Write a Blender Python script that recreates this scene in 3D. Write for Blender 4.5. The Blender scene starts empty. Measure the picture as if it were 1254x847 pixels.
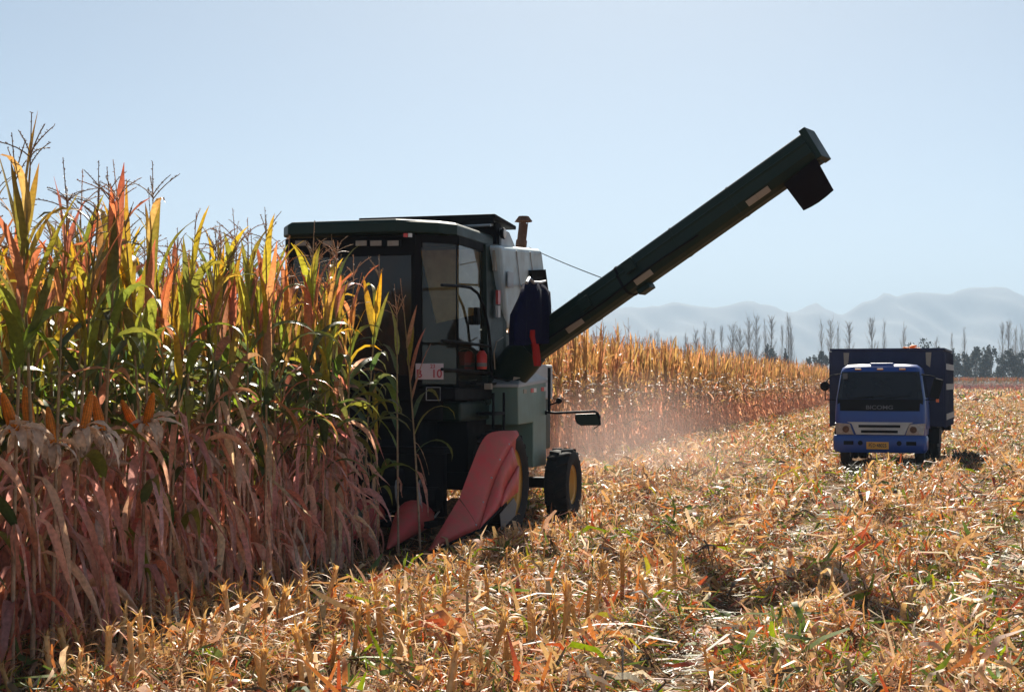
import bpy, bmesh, math, random
import numpy as np
from mathutils import Vector, Matrix

random.seed(7)
rng = np.random.default_rng(11)
scene = bpy.context.scene
COL = scene.collection
R = math.radians

# ------------------------------------------------------------------ camera
FPX, CX, CY, CAMH = 1800.0, 627.0, 423.5, 1.72
PITCH = math.atan(44.5 / FPX)
cam_data = bpy.data.cameras.new("camera")
cam = bpy.data.objects.new("camera", cam_data)
COL.objects.link(cam)
cam_data.sensor_fit = 'HORIZONTAL'
cam_data.sensor_width = 36.0
cam_data.lens = 36.0 * FPX / 1254.0
cam_data.clip_start = 0.1
cam_data.clip_end = 20000.0
cam.location = (0, 0, CAMH)
cam.rotation_euler = (math.pi / 2 + PITCH, 0, 0)
scene.camera = cam

# ------------------------------------------------------------------ light
SUN_EL, SUN_AZ = R(37), R(5)           # azimuth measured from +Y towards +X
world = bpy.data.worlds.new("World")
scene.world = world
world.use_nodes = True
wn = world.node_tree
bg = wn.nodes["Background"]
sky = wn.nodes.new("ShaderNodeTexSky")
sky.sky_type = 'NISHITA'
sky.sun_disc = False
sky.sun_elevation = SUN_EL
sky.sun_rotation = SUN_AZ
sky.altitude = 600
sky.air_density = 0.42
sky.dust_density = 0.68
sky.ozone_density = 0.0
tint = wn.nodes.new("ShaderNodeMix"); tint.data_type = 'RGBA'; tint.blend_type = 'MULTIPLY'      # white balance of the whole sky
tint.inputs["Factor"].default_value = 1.0; tint.inputs["B"].default_value = (1.0, 1.03, 0.91, 1)
wn.links.new(sky.outputs[0], tint.inputs["A"]); wn.links.new(tint.outputs["Result"], bg.inputs[0])
bg.inputs[1].default_value = 0.0515

sun_data = bpy.data.lights.new("sun", 'SUN')
sun_data.energy = 4.9
sun_data.angle = R(0.5)
sun_data.color = (1.0, 0.93, 0.82)
sun = bpy.data.objects.new("sun", sun_data)
COL.objects.link(sun)
_sd = Vector((math.sin(SUN_AZ) * math.cos(SUN_EL), math.cos(SUN_AZ) * math.cos(SUN_EL), math.sin(SUN_EL)))
sun.rotation_euler = _sd.to_track_quat('Z', 'Y').to_euler()
sun.location = (0, 0, 50)

scene.view_settings.view_transform = 'Standard'
scene.view_settings.look = 'None'
scene.view_settings.exposure = 1.49
scene.view_settings.gamma = 1.0
scene.view_settings.use_curve_mapping = False
scene.cycles.use_denoising = True
scene.cycles.max_bounces = 8
scene.cycles.diffuse_bounces = 4
scene.cycles.glossy_bounces = 3
scene.cycles.transmission_bounces = 6
scene.cycles.transparent_max_bounces = 12
scene.cycles.volume_bounces = 1
scene.cycles.sample_clamp_indirect = 6.0

# ------------------------------------------------------------------ frames
ROW = math.atan((1130 - CX) / FPX)          # heading of the crop rows
SN, CN = math.sin(ROW), math.cos(ROW)

def st(s, t, z=0.0):
    """row frame (s across, t along the rows) -> world"""
    return Vector((s * CN + t * SN, -s * SN + t * CN, z))

def ray(px, py):
    u, v = (px - CX) / FPX, (CY - py) / FPX
    return Vector((u, math.cos(PITCH) - v * math.sin(PITCH), math.sin(PITCH) + v * math.cos(PITCH)))

def at(px, py, Y):
    d = ray(px, py)
    k = Y / d.y
    return Vector((d.x * k, Y, CAMH + d.z * k))

def to_st(w):
    return (w.x * CN - w.y * SN, w.x * SN + w.y * CN, w.z)

def on_s(px, py, s):
    """point of the pixel's sight line on the plane s = const"""
    d = ray(px, py)
    k = s / (d.x * CN - d.y * SN)
    return d * k + Vector((0, 0, CAMH))

def on_t(px, py, t):
    d = ray(px, py)
    k = t / (d.x * SN + d.y * CN)
    return d * k + Vector((0, 0, CAMH))

# ------------------------------------------------------------------ helpers
def tag(o, label=None, cat=None, group=None, kind=None):
    if label: o["label"] = label
    if cat: o["category"] = cat
    if group: o["group"] = group
    if kind: o["kind"] = kind
    return o

def empty(name, loc, rz=0.0):
    o = bpy.data.objects.new(name, None)
    o.empty_display_size = 0.3
    COL.objects.link(o)
    o.location = loc
    o.rotation_euler = (0, 0, rz)
    return o

class MB:
    """collects polygons; build() links them as one mesh object"""
    def __init__(self):
        self.v, self.f, self.mi, self.cur = [], [], [], 0
    def add(self, vs, fs):
        b = len(self.v)
        self.v += [tuple(p) for p in vs]
        self.f += [tuple(i + b for i in f) for f in fs]
        self.mi += [self.cur] * len(fs)
        return self
    def box(self, c, size, rot=None):
        hx, hy, hz = size[0] / 2, size[1] / 2, size[2] / 2
        pts = [Vector((x, y, z)) for x in (-hx, hx) for y in (-hy, hy) for z in (-hz, hz)]
        if rot is not None:
            pts = [rot @ p for p in pts]
        c = Vector(c)
        return self.add([p + c for p in pts],
                        [(0, 1, 3, 2), (4, 6, 7, 5), (0, 4, 5, 1), (2, 3, 7, 6), (0, 2, 6, 4), (1, 5, 7, 3)])
    def box2(self, a, b):
        a, b = Vector(a), Vector(b)
        return self.box((a + b) / 2, [abs(q) for q in (b - a)])
    def hexa(self, p):
        """8 corners: bottom ring of 4, top ring of 4"""
        return self.add(p, [(3, 2, 1, 0), (4, 5, 6, 7), (0, 1, 5, 4), (1, 2, 6, 5), (2, 3, 7, 6), (3, 0, 4, 7)])
    def rings(self, rr, closed=True, cap=True):
        n = len(rr[0])
        vs = [p for r in rr for p in r]
        fs = []
        for i in range(len(rr) - 1):
            for j in range(n if closed else n - 1):
                k = (j + 1) % n
                fs.append((i * n + j, i * n + k, (i + 1) * n + k, (i + 1) * n + j))
        if cap and closed:
            fs.append(tuple(range(n))[::-1])
            fs.append(tuple((len(rr) - 1) * n + j for j in range(n)))
        return self.add(vs, fs)
    def tube(self, pts, rad, n=8, cap=True):
        pts = [Vector(p) for p in pts]
        rads = rad if isinstance(rad, (list, tuple)) else [rad] * len(pts)
        rr = []
        up = None
        for i, p in enumerate(pts):
            d = (pts[min(i + 1, len(pts) - 1)] - pts[max(i - 1, 0)]).normalized()
            if up is None:
                up = Vector((0, 0, 1)) if abs(d.z) < 0.9 else Vector((1, 0, 0))
            x = d.cross(up).normalized()
            up = x.cross(d).normalized()
            rr.append([p + (x * math.cos(2 * math.pi * k / n) + up * math.sin(2 * math.pi * k / n)) * rads[i] for k in range(n)])
        return self.rings(rr, True, cap)
    def prism(self, poly, h0, h1, fn):
        """poly of 2-D points extruded from h0 to h1; fn(a, b, h) -> point"""
        n = len(poly)
        vs = [fn(a, b, h0) for a, b in poly] + [fn(a, b, h1) for a, b in poly]
        fs = [tuple(range(n))[::-1], tuple(range(n, 2 * n))]
        fs += [(i, (i + 1) % n, n + (i + 1) % n, n + i) for i in range(n)]
        return self.add(vs, fs)
    def lathe(self, prof, c, axis='x', n=32):
        """prof: (radius, offset along axis)"""
        c = Vector(c)
        rr = []
        for k in range(n):
            a = 2 * math.pi * k / n
            ring = []
            for r, o in prof:
                if axis == 'x': ring.append(c + Vector((o, r * math.cos(a), r * math.sin(a))))
                elif axis == 'y': ring.append(c + Vector((r * math.cos(a), o, r * math.sin(a))))
                else: ring.append(c + Vector((r * math.cos(a), r * math.sin(a), o)))
            rr.append(ring)
        rr.append(rr[0])
        m = len(prof)
        vs = [p for r in rr[:-1] for p in r]
        fs = []
        for i in range(n):
            j = (i + 1) % n
            for q in range(m - 1):
                fs.append((i * m + q, j * m + q, j * m + q + 1, i * m + q + 1))
        return self.add(vs, fs)
    def build(self, name, mat, parent=None, bevel=0.0, smooth=False, seg=2, xf=None):
        me = bpy.data.meshes.new(name)
        v = [xf(Vector(p)) for p in self.v] if xf else self.v
        me.from_pydata([tuple(p) for p in v], [], self.f)
        mats = mat if isinstance(mat, (list, tuple)) else [mat]
        for m in mats: me.materials.append(m)
        if len(mats) > 1: me.polygons.foreach_set("material_index", self.mi)
        bm = bmesh.new(); bm.from_mesh(me)
        bmesh.ops.recalc_face_normals(bm, faces=bm.faces)
        bm.to_mesh(me); bm.free()
        o = bpy.data.objects.new(name, me)
        COL.objects.link(o)
        if parent: o.parent = parent
        if smooth:
            me.polygons.foreach_set("use_smooth", [True] * len(me.polygons))
            me.set_sharp_from_angle(angle=R(40))
        if bevel:
            b = o.modifiers.new("bevel", 'BEVEL')
            b.width, b.segments, b.limit_method, b.angle_limit = bevel, seg, 'ANGLE', R(35)
            b.harden_normals = False
        return o

class Geo:
    """numpy batches of coloured quads, built as one mesh"""
    def __init__(self):
        self.V, self.Q, self.C, self.n = [], [], [], 0
    def add(self, v, q, c):
        self.V.append(np.asarray(v, np.float32)); self.Q.append(np.asarray(q, np.int32) + self.n)
        self.C.append(np.asarray(c, np.float32)); self.n += len(v)
    def arrays(self):
        return np.concatenate(self.V), np.concatenate(self.Q), np.concatenate(self.C)
    def mesh(self, name, mat, smooth=True):
        v, q, c = self.arrays()
        me = bpy.data.meshes.new(name)
        me.vertices.add(len(v)); me.vertices.foreach_set("co", v.ravel())
        me.loops.add(q.size); me.loops.foreach_set("vertex_index", q.ravel())
        me.polygons.add(len(q))
        me.polygons.foreach_set("loop_start", np.arange(len(q), dtype=np.int32) * 4)
        me.polygons.foreach_set("use_smooth", np.full(len(q), smooth))
        at_ = me.color_attributes.new("Col", 'FLOAT_COLOR', 'POINT')
        at_.data.foreach_set("color", np.concatenate([c, np.ones((len(c), 1), np.float32)], 1).ravel())
        me.update(calc_edges=True); me.validate()
        me.materials.append(mat)
        return me
    def build(self, name, mat, parent=None, smooth=True):
        o = bpy.data.objects.new(name, self.mesh(name, mat, smooth))
        COL.objects.link(o)
        if parent: o.parent = parent
        return o

# ------------------------------------------------------------------ materials
def new_mat(name):
    m = bpy.data.materials.new(name); m.use_nodes = True
    nt = m.node_tree
    return m, nt, nt.nodes["Principled BSDF"]

def paint(name, col, rough=0.45, dirt=(0.22, 0.17, 0.12), amount=0.35, scale=3.0, metal=0.0, spec=0.5, bump=0.02):
    m, nt, b = new_mat(name)
    tc = nt.nodes.new("ShaderNodeTexCoord")
    nz = nt.nodes.new("ShaderNodeTexNoise"); nz.inputs["Scale"].default_value = scale; nz.inputs["Detail"].default_value = 8; nz.inputs["Roughness"].default_value = 0.65
    nt.links.new(tc.outputs["Object"], nz.inputs["Vector"])
    rp = nt.nodes.new("ShaderNodeValToRGB")
    rp.color_ramp.elements[0].position = 0.38; rp.color_ramp.elements[1].position = 0.75
    rp.color_ramp.elements[0].color = (0, 0, 0, 1); rp.color_ramp.elements[1].color = (amount, amount, amount, 1)
    nt.links.new(nz.outputs["Fac"], rp.inputs[0])
    mx = nt.nodes.new("ShaderNodeMix"); mx.data_type = 'RGBA'
    nt.links.new(rp.outputs[0], mx.inputs["Factor"])
    mx.inputs["A"].default_value = (*col, 1); mx.inputs["B"].default_value = (*dirt, 1)
    nt.links.new(mx.outputs["Result"], b.inputs["Base Color"])
    ma = nt.nodes.new("ShaderNodeMath"); ma.operation = 'MULTIPLY_ADD'
    nt.links.new(rp.outputs[0], ma.inputs[0]); ma.inputs[1].default_value = 0.6; ma.inputs[2].default_value = rough
    nt.links.new(ma.outputs[0], b.inputs["Roughness"])
    b.inputs["Metallic"].default_value = metal
    b.inputs["Specular IOR Level"].default_value = spec
    if bump:
        bp = nt.nodes.new("ShaderNodeBump"); bp.inputs["Strength"].default_value = 0.25; bp.inputs["Distance"].default_value = bump
        n2 = nt.nodes.new("ShaderNodeTexNoise"); n2.inputs["Scale"].default_value = scale * 0.8; n2.inputs["Detail"].default_value = 3
        nt.links.new(tc.outputs["Object"], n2.inputs["Vector"]); nt.links.new(n2.outputs["Fac"], bp.inputs["Height"])
        nt.links.new(bp.outputs[0], b.inputs["Normal"])
    return m

def leaf_mat(name, trans=0.45, rough=0.38, spec=0.5, boost=1.25, sat=1.12):
    m, nt, b = new_mat(name)
    at_ = nt.nodes.new("ShaderNodeAttribute"); at_.attribute_name = "Col"
    geo = nt.nodes.new("ShaderNodeTexCoord")
    nz = nt.nodes.new("ShaderNodeTexNoise"); nz.inputs["Scale"].default_value = 40; nz.inputs["Detail"].default_value = 4
    nt.links.new(geo.outputs["Object"], nz.inputs["Vector"])
    hs = nt.nodes.new("ShaderNodeHueSaturation")
    mr = nt.nodes.new("ShaderNodeMapRange"); mr.inputs[1].default_value = 0.3; mr.inputs[2].default_value = 0.7; mr.inputs[3].default_value = 0.75; mr.inputs[4].default_value = 1.25
    nt.links.new(nz.outputs["Fac"], mr.inputs[0]); nt.links.new(mr.outputs[0], hs.inputs["Value"])
    nt.links.new(at_.outputs["Color"], hs.inputs["Color"])
    nt.links.new(hs.outputs[0], b.inputs["Base Color"])
    b.inputs["Roughness"].default_value = rough; b.inputs["Specular IOR Level"].default_value = spec
    tr = nt.nodes.new("ShaderNodeBsdfTranslucent")
    h2 = nt.nodes.new("ShaderNodeHueSaturation"); h2.inputs["Saturation"].default_value = sat; h2.inputs["Value"].default_value = boost
    nt.links.new(hs.outputs[0], h2.inputs["Color"]); nt.links.new(h2.outputs[0], tr.inputs["Color"])
    mx = nt.nodes.new("ShaderNodeMixShader"); mx.inputs[0].default_value = trans
    nt.links.new(b.outputs[0], mx.inputs[1]); nt.links.new(tr.outputs[0], mx.inputs[2])
    nt.links.new(mx.outputs[0], nt.nodes["Material Output"].inputs[0])
    return m

def glass_mat(name, tint=(0.5, 0.55, 0.5), dust=0.35, dust_col=(0.32, 0.25, 0.18), ior=1.5):
    m, nt, b = new_mat(name)
    b.inputs["Base Color"].default_value = (*tint, 1)
    b.inputs["Roughness"].default_value = 0.04
    b.inputs["Specular IOR Level"].default_value = 0.6
    tr = nt.nodes.new("ShaderNodeBsdfTransparent"); tr.inputs[0].default_value = (*tint, 1)
    gl = nt.nodes.new("ShaderNodeBsdfGlossy"); gl.inputs["Roughness"].default_value = 0.05
    fr = nt.nodes.new("ShaderNodeFresnel"); fr.inputs[0].default_value = ior
    m1 = nt.nodes.new("ShaderNodeMixShader")
    ge = nt.nodes.new("ShaderNodeNewGeometry")              # reflect at the outer face only
    ob = nt.nodes.new("ShaderNodeMath"); ob.operation = 'SUBTRACT'; ob.inputs[0].default_value = 1.0
    mf = nt.nodes.new("ShaderNodeMath"); mf.operation = 'MULTIPLY'
    nt.links.new(ge.outputs["Backfacing"], ob.inputs[1]); nt.links.new(fr.outputs[0], mf.inputs[0]); nt.links.new(ob.outputs[0], mf.inputs[1])
    nt.links.new(mf.outputs[0], m1.inputs[0]); nt.links.new(tr.outputs[0], m1.inputs[1]); nt.links.new(gl.outputs[0], m1.inputs[2])
    tc = nt.nodes.new("ShaderNodeTexCoord")
    mp = nt.nodes.new("ShaderNodeMapping"); mp.inputs["Scale"].default_value = (3, 3, 1.6)
    nz = nt.nodes.new("ShaderNodeTexNoise"); nz.inputs["Scale"].default_value = 1.0; nz.inputs["Detail"].default_value = 9; nz.inputs["Roughness"].default_value = 0.7
    nt.links.new(tc.outputs["Object"], mp.inputs[0]); nt.links.new(mp.outputs[0], nz.inputs["Vector"])
    mr = nt.nodes.new("ShaderNodeMapRange"); mr.inputs[1].default_value = 0.35; mr.inputs[2].default_value = 0.75; mr.inputs[3].default_value = dust * 0.35; mr.inputs[4].default_value = dust * 1.6
    nt.links.new(nz.outputs["Fac"], mr.inputs[0])
    df = nt.nodes.new("ShaderNodeBsdfDiffuse"); df.inputs[0].default_value = (*dust_col, 1)
    m2 = nt.nodes.new("ShaderNodeMixShader")
    nt.links.new(mr.outputs[0], m2.inputs[0]); nt.links.new(m1.outputs[0], m2.inputs[1]); nt.links.new(df.outputs[0], m2.inputs[2])
    nt.links.new(m2.outputs[0], nt.nodes["Material Output"].inputs[0])
    return m

M = {}
M['green'] = paint('dark_green_paint', (0.006, 0.02, 0.013), 0.42, dirt=(0.03, 0.032, 0.026), amount=0.3, spec=0.22)
M['green_lower'] = paint('grey_green_paint', (0.12, 0.2, 0.17), 0.42, amount=0.3)
M['pale_panel'] = paint('pale_grey_paint', (0.43, 0.53, 0.56), 0.4, amount=0.4)
M['black'] = paint('black_steel', (0.007, 0.007, 0.009), 0.6, dirt=(0.014, 0.012, 0.011), amount=0.4, spec=0.08)
M['dark_inside'] = paint('dark_cabin_trim', (0.009, 0.008, 0.009), 0.7, dirt=(0.016, 0.013, 0.011), amount=0.4, spec=0.08)
M['red'] = paint('red_paint', (0.56, 0.055, 0.05), 0.42, dirt=(0.26, 0.14, 0.09), amount=0.7, scale=7.0)
M['yellow'] = paint('yellow_rim_paint', (0.5, 0.26, 0.03), 0.45, amount=0.4)
M['rubber'] = paint('tyre_rubber', (0.012, 0.012, 0.013), 0.75, dirt=(0.07, 0.055, 0.045), amount=0.45, scale=9, spec=0.2)
M['flap'] = paint('black_rubber_flap', (0.009, 0.005, 0.006), 0.85, dirt=(0.02, 0.015, 0.012), amount=0.4, spec=0.1)
M['rust'] = paint('rusty_steel', (0.14, 0.06, 0.03), 0.8, dirt=(0.05, 0.025, 0.015), amount=0.8, scale=14)
M['steel'] = paint('worn_steel', (0.35, 0.36, 0.37), 0.4, metal=0.6, amount=0.4)
M['galv'] = paint('grey_sheet_steel', (0.38, 0.39, 0.4), 0.5, amount=0.3)
M['dusty'] = paint('cream_reflection_tone', (0.8, 0.68, 0.46), 0.8, dirt=(0.4, 0.32, 0.2), amount=0.7, scale=9)  # cream tone that paints the reflection of the cab's side glass
M['white'] = paint('white_plastic', (0.7, 0.68, 0.64), 0.5, amount=0.3)
M['beige'] = paint('faded_reflector', (0.3, 0.25, 0.19), 0.55, amount=0.3)
M['red_sign'] = paint('red_reflector', (0.6, 0.04, 0.03), 0.35, amount=0.15)
M['plate_pink'] = paint('pale_plate', (0.72, 0.55, 0.55), 0.5, amount=0.15)
M['plate_red'] = paint('red_plate_lettering', (0.5, 0.06, 0.07), 0.5, amount=0.1, bump=0)
M['navy'] = paint('navy_cloth', (0.004, 0.004, 0.02), 0.9, dirt=(0.011, 0.011, 0.045), amount=0.6, scale=12, spec=0.06)
M['redcloth'] = paint('red_cloth', (0.28, 0.016, 0.012), 0.9, dirt=(0.25, 0.02, 0.02), amount=0.6, scale=12, spec=0.06)
M['blue'] = paint('blue_truck_paint', (0.006, 0.048, 0.25), 0.3, dirt=(0.03, 0.05, 0.12), amount=0.4)
M['blue_box'] = paint('dark_blue_box_paint', (0.003, 0.008, 0.05), 0.55, dirt=(0.012, 0.014, 0.035), amount=0.5)
M['chrome'] = paint('silver_grille', (0.4, 0.4, 0.4), 0.35, metal=0.3, amount=0.3)
M['stripe'] = paint('grey_white_reflector', (0.17, 0.17, 0.17), 0.45, amount=0.4)
M['plate_y'] = paint('yellow_number_plate', (0.65, 0.3, 0.03), 0.45, amount=0.1)
M['ink'] = paint('black_ink', (0.02, 0.02, 0.02), 0.6, amount=0.0, bump=0)
M['emblem'] = paint('grey_lettering', (0.075, 0.075, 0.085), 0.4, amount=0.1, bump=0)
M['lens'] = paint('headlamp_lens', (0.3, 0.25, 0.22), 0.12, dirt=(0.3, 0.2, 0.15), amount=0.6, scale=18, spec=0.8)
M['amber'] = paint('amber_lens', (0.6, 0.2, 0.02), 0.25, amount=0.2)
M['orange'] = paint('orange_lens', (0.7, 0.14, 0.03), 0.3, amount=0.1)
M['glass'] = glass_mat('dusty_glass')
M['glass_dark'] = glass_mat('dark_windscreen_glass', (0.2, 0.2, 0.2), 0.2, (0.2, 0.13, 0.1), 1.4)
M['glass_side'] = glass_mat('dusty_door_glass', (0.82, 0.78, 0.66), 0.05, (0.36, 0.28, 0.19), 1.45)
M['leaf'] = leaf_mat('corn_leaf', 0.45, 0.38, 0.5, 1.28, 1.08)
M['husk'] = leaf_mat('corn_husk', 0.25, 0.6, 0.3)
M['stalk'] = leaf_mat('corn_stalk', 0.08, 0.55, 0.35)
M['litter'] = leaf_mat('chopped_straw', 0.28, 0.52, 0.28, 1.2, 1.18)
M['twig'] = paint('bare_poplar_bark', (0.24, 0.22, 0.21), 0.9, amount=0.3)
M['needle'] = leaf_mat('dark_tree_foliage', 0.2, 0.7, 0.2)
M['leaf_far'] = leaf_mat('dry_corn_leaf', 0.42, 0.55, 0.3, 1.25, 1.05)
M['lamp_glass'] = paint('dusty_lamp_glass', (0.26, 0.19, 0.14), 0.3, dirt=(0.4, 0.34, 0.27), amount=0.7, scale=20)

# ================================================================== SETTING
def track(s, t):
    """1 in the wheel ruts, 0 elsewhere"""
    u = s + .12 * np.sin(t * .21) + .06 * np.sin(t * .57 + 1)
    return np.maximum.reduce([np.exp(-((u - c) / .27) ** 2) for c in (-3.0, -1.35, .75, 2.4, 4.6)])
def mound(s, t):
    """0..1, lines of piled residue along the rows"""
    u = s + .1 * np.sin(t * .9 + s) + .08 * np.sin(t * 2.3)
    m = (.5 + .5 * np.cos(2 * np.pi * (u + 5.08) / 1.1)) ** 1.4
    lump = .5 + .28 * np.sin(1.9 * t + 3.1 * s) + .24 * np.sin(3.7 * t - 2.2 * s + 1) + .15 * np.sin(7.3 * t + 5 * s)
    return np.clip(m * .85 + lump * .5 - .2, 0, 1)
TRH = R(19.65); _q = at(1077, 570, 30.35); TRX, TRY = _q.x, _q.y          # where the truck stands
def calm(x, y, s, t):
    """0 where wheels and header have pressed the residue flat"""
    sg = lambda v: 1 / (1 + np.exp(-np.clip(v, -30, 30)))
    a = np.maximum(sg((-4.0 - s) / .12) * sg((t - 10.5) / .2) * sg((18.5 - t) / .2), sg((-3.3 - s) / .1) * sg((t - 14.5) / .2) * sg((18.5 - t) / .2))
    u = (x - TRX) * math.cos(TRH) - (y - TRY) * math.sin(TRH); v = (x - TRX) * math.sin(TRH) + (y - TRY) * math.cos(TRH)
    b = sg((1.35 - np.abs(u)) / .1) * sg((v + 2.6) / .2) * sg((5.5 - v) / .2)
    return (1 - a) * (1 - b)
def hgt(x, y):
    """ground height"""
    s = x * CN - y * SN
    t = x * SN + y * CN
    d = np.hypot(x, y)
    f = np.clip(1.2 - d / 90.0, 0, 1)
    h = 0.022 * np.cos(2 * np.pi * (s + 5.05) / 0.55)
    h = h + 0.03 * np.sin(1.7 * x + 0.9 * y) * np.sin(0.8 * y - 1.1 * x + 1.0) + 0.02 * np.sin(3.9 * x - 2.3 * y + 0.5) + 0.012 * np.sin(7.1 * t + 3.3 * s)
    h = h + .13 * mound(s, t) * calm(x, y, s, t) - .07 * track(s, t)
    return h * f

def axis_pts(lo, hi, fine, n_fine, n_out):
    a = np.linspace(-fine, fine, n_fine)
    g = np.geomspace(fine, max(abs(lo), abs(hi)), n_out)[1:]
    return np.concatenate([-g[::-1], a, g])
gx = axis_pts(-4400, 4400, 22, 300, 40)
gy = np.concatenate([[-300, -100, -40, -10], np.concatenate([np.linspace(0, 36, 330), np.linspace(36.3, 70, 110)]), np.geomspace(70, 5600, 60)[1:]])
gx = gx[(gx >= -4401) & (gx <= 4401)]
X, Y = np.meshgrid(gx, gy)
Z = hgt(X, Y)
nx, ny = len(gx), len(gy)
V = np.stack([X, Y, Z], -1).reshape(-1, 3)
ii = np.arange((ny - 1) * nx).reshape(ny - 1, nx)[:, :-1].ravel()
Q = np.stack([ii, ii + 1, ii + nx + 1, ii + nx], 1)
g = Geo(); g.add(V, Q, np.full((len(V), 3), 0.5))

def ground_mat():
    m, nt, b = new_mat('field_soil_and_straw')
    tc = nt.nodes.new("ShaderNodeTexCoord")
    mp = nt.nodes.new("ShaderNodeMapping"); mp.inputs["Rotation"].default_value = (0, 0, ROW); mp.inputs["Scale"].default_value = (1.8, 0.35, 1)
    nt.links.new(tc.outputs["Object"], mp.inputs[0])
    n1 = nt.nodes.new("ShaderNodeTexNoise"); n1.inputs["Scale"].default_value = 1.0; n1.inputs["Detail"].default_value = 10; n1.inputs["Roughness"].default_value = 0.7
    nt.links.new(mp.outputs[0], n1.inputs["Vector"])
    n2 = nt.nodes.new("ShaderNodeTexNoise"); n2.inputs["Scale"].default_value = 22; n2.inputs["Detail"].default_value = 6
    nt.links.new(tc.outputs["Object"], n2.inputs["Vector"])
    ad = nt.nodes.new("ShaderNodeMath"); ad.operation = 'ADD'
    nt.links.new(n1.outputs["Fac"], ad.inputs[0]); nt.links.new(n2.outputs["Fac"], ad.inputs[1])
    rp = nt.nodes.new("ShaderNodeValToRGB")
    e = rp.color_ramp.elements
    e[0].position = 0.4; e[0].color = (0.06, 0.038, 0.022, 1)
    e[1].position = 0.62; e[1].color = (0.30, 0.175, 0.08, 1)
    k = e.new(0.5); k.color = (0.14, 0.075, 0.035, 1)
    dv = nt.nodes.new("ShaderNodeMath"); dv.operation = 'MULTIPLY'; dv.inputs[1].default_value = 0.5
    nt.links.new(ad.outputs[0], dv.inputs[0]); nt.links.new(dv.outputs[0], rp.inputs[0])
    nt.links.new(rp.outputs[0], b.inputs["Base Color"])
    b.inputs["Roughness"].default_value = 0.95; b.inputs["Specular IOR Level"].default_value = 0.03
    bp = nt.nodes.new("ShaderNodeBump"); bp.inputs["Strength"].default_value = 0.7; bp.inputs["Distance"].default_value = 0.05
    nt.links.new(n2.outputs["Fac"], bp.inputs["Height"]); nt.links.new(bp.outputs[0], b.inputs["Normal"])
    return m
ground = g.build('field_ground', ground_mat())
tag(ground, 'harvested field floor of soil and straw reaching to the horizon', 'field', kind='structure')

# ---- mountains
MD = 4000.0
prof = [(-1400, 392), (-600, 384), (0, 388), (300, 390), (500, 384), (640, 388), (740, 376), (797, 375), (863, 371), (892, 376), (924, 368), (969, 378), (1002, 369), (1031, 381),
        (1060, 367), (1084, 355), (1105, 362), (1125, 358), (1146, 359), (1170, 352), (1195, 346), (1225, 350), (1252, 359), (1300, 362), (1400, 350), (1600, 368), (2000, 360), (2600, 385)]
ppx = np.array([(p[0] - CX) / FPX * MD for p in prof]); pz = np.array([(468 - p[1]) / FPX * MD + CAMH for p in prof])
mx_ = np.linspace(-3900, 3900, 420); my_ = np.linspace(3300, 5200, 60)
MX, MY = np.meshgrid(mx_, my_)
ridge = np.interp(mx_, ppx, pz)
jag = np.zeros_like(mx_)
rj = np.random.default_rng(21)
for n_, a_ in ((60, 8.0), (130, 7.0), (280, 5.0), (420, 2.5)):          # broken, sharp-edged crest
    jag += a_ * np.interp(mx_, np.linspace(-3900, 3900, n_), rj.uniform(-1, 1, n_))
ridge = ridge + jag
prf = np.clip(1 - np.abs(MY - MD) / np.where(MY < MD, 690.0, 1190.0), 0, 1)
fold = 0.12 * np.sin(MX / 95 + MY / 210) + 0.08 * np.sin(MX / 41 - MY / 77 + 1) + 0.05 * np.sin(MX / 19 + MY / 33)
MZ = ridge[None, :] * (prf ** 1.15) * (1 + fold * (1 - prf) * prf * 4) - 0.5
V = np.stack([MX, MY, MZ], -1).reshape(-1, 3)
ii = np.arange(59 * 420).reshape(59, 420)[:, :-1].ravel()
g = Geo(); g.add(V, np.stack([ii, ii + 1, ii + 421, ii + 420], 1), np.full((len(V), 3), 0.2))
mts = g.build('mountain_range', paint('bare_mountain_rock', (0.2, 0.19, 0.18), 0.95, dirt=(0.3, 0.29, 0.28), amount=0.6, scale=0.01, bump=0))
tag(mts, 'pale blue jagged mountain range on the horizon', 'mountains', kind='structure')

# ---- air
def volume_obj(name, lo, hi, density, col, aniso):
    mb = MB().box2(lo, hi)
    m = bpy.data.materials.new(name); m.use_nodes = True
    nt = m.node_tree; nt.nodes.clear()
    out = nt.nodes.new("ShaderNodeOutputMaterial")
    pv = nt.nodes.new("ShaderNodeVolumePrincipled")
    pv.inputs["Color"].default_value = (*col, 1); pv.inputs["Density"].default_value = density; pv.inputs["Anisotropy"].default_value = aniso
    nt.links.new(pv.outputs[0], out.inputs["Volume"])
    return mb.build(name, m), nt, pv
HAZE = True
if HAZE:
    hz, _, _ = volume_obj('haze', (-4500, -320, -1.2), (4500, 5700, 300), 0.0004, (0.54, 0.71, 0.88), -0.11)
    tag(hz, 'thin pale blue haze filling the air over the field', 'haze', kind='stuff')

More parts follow.
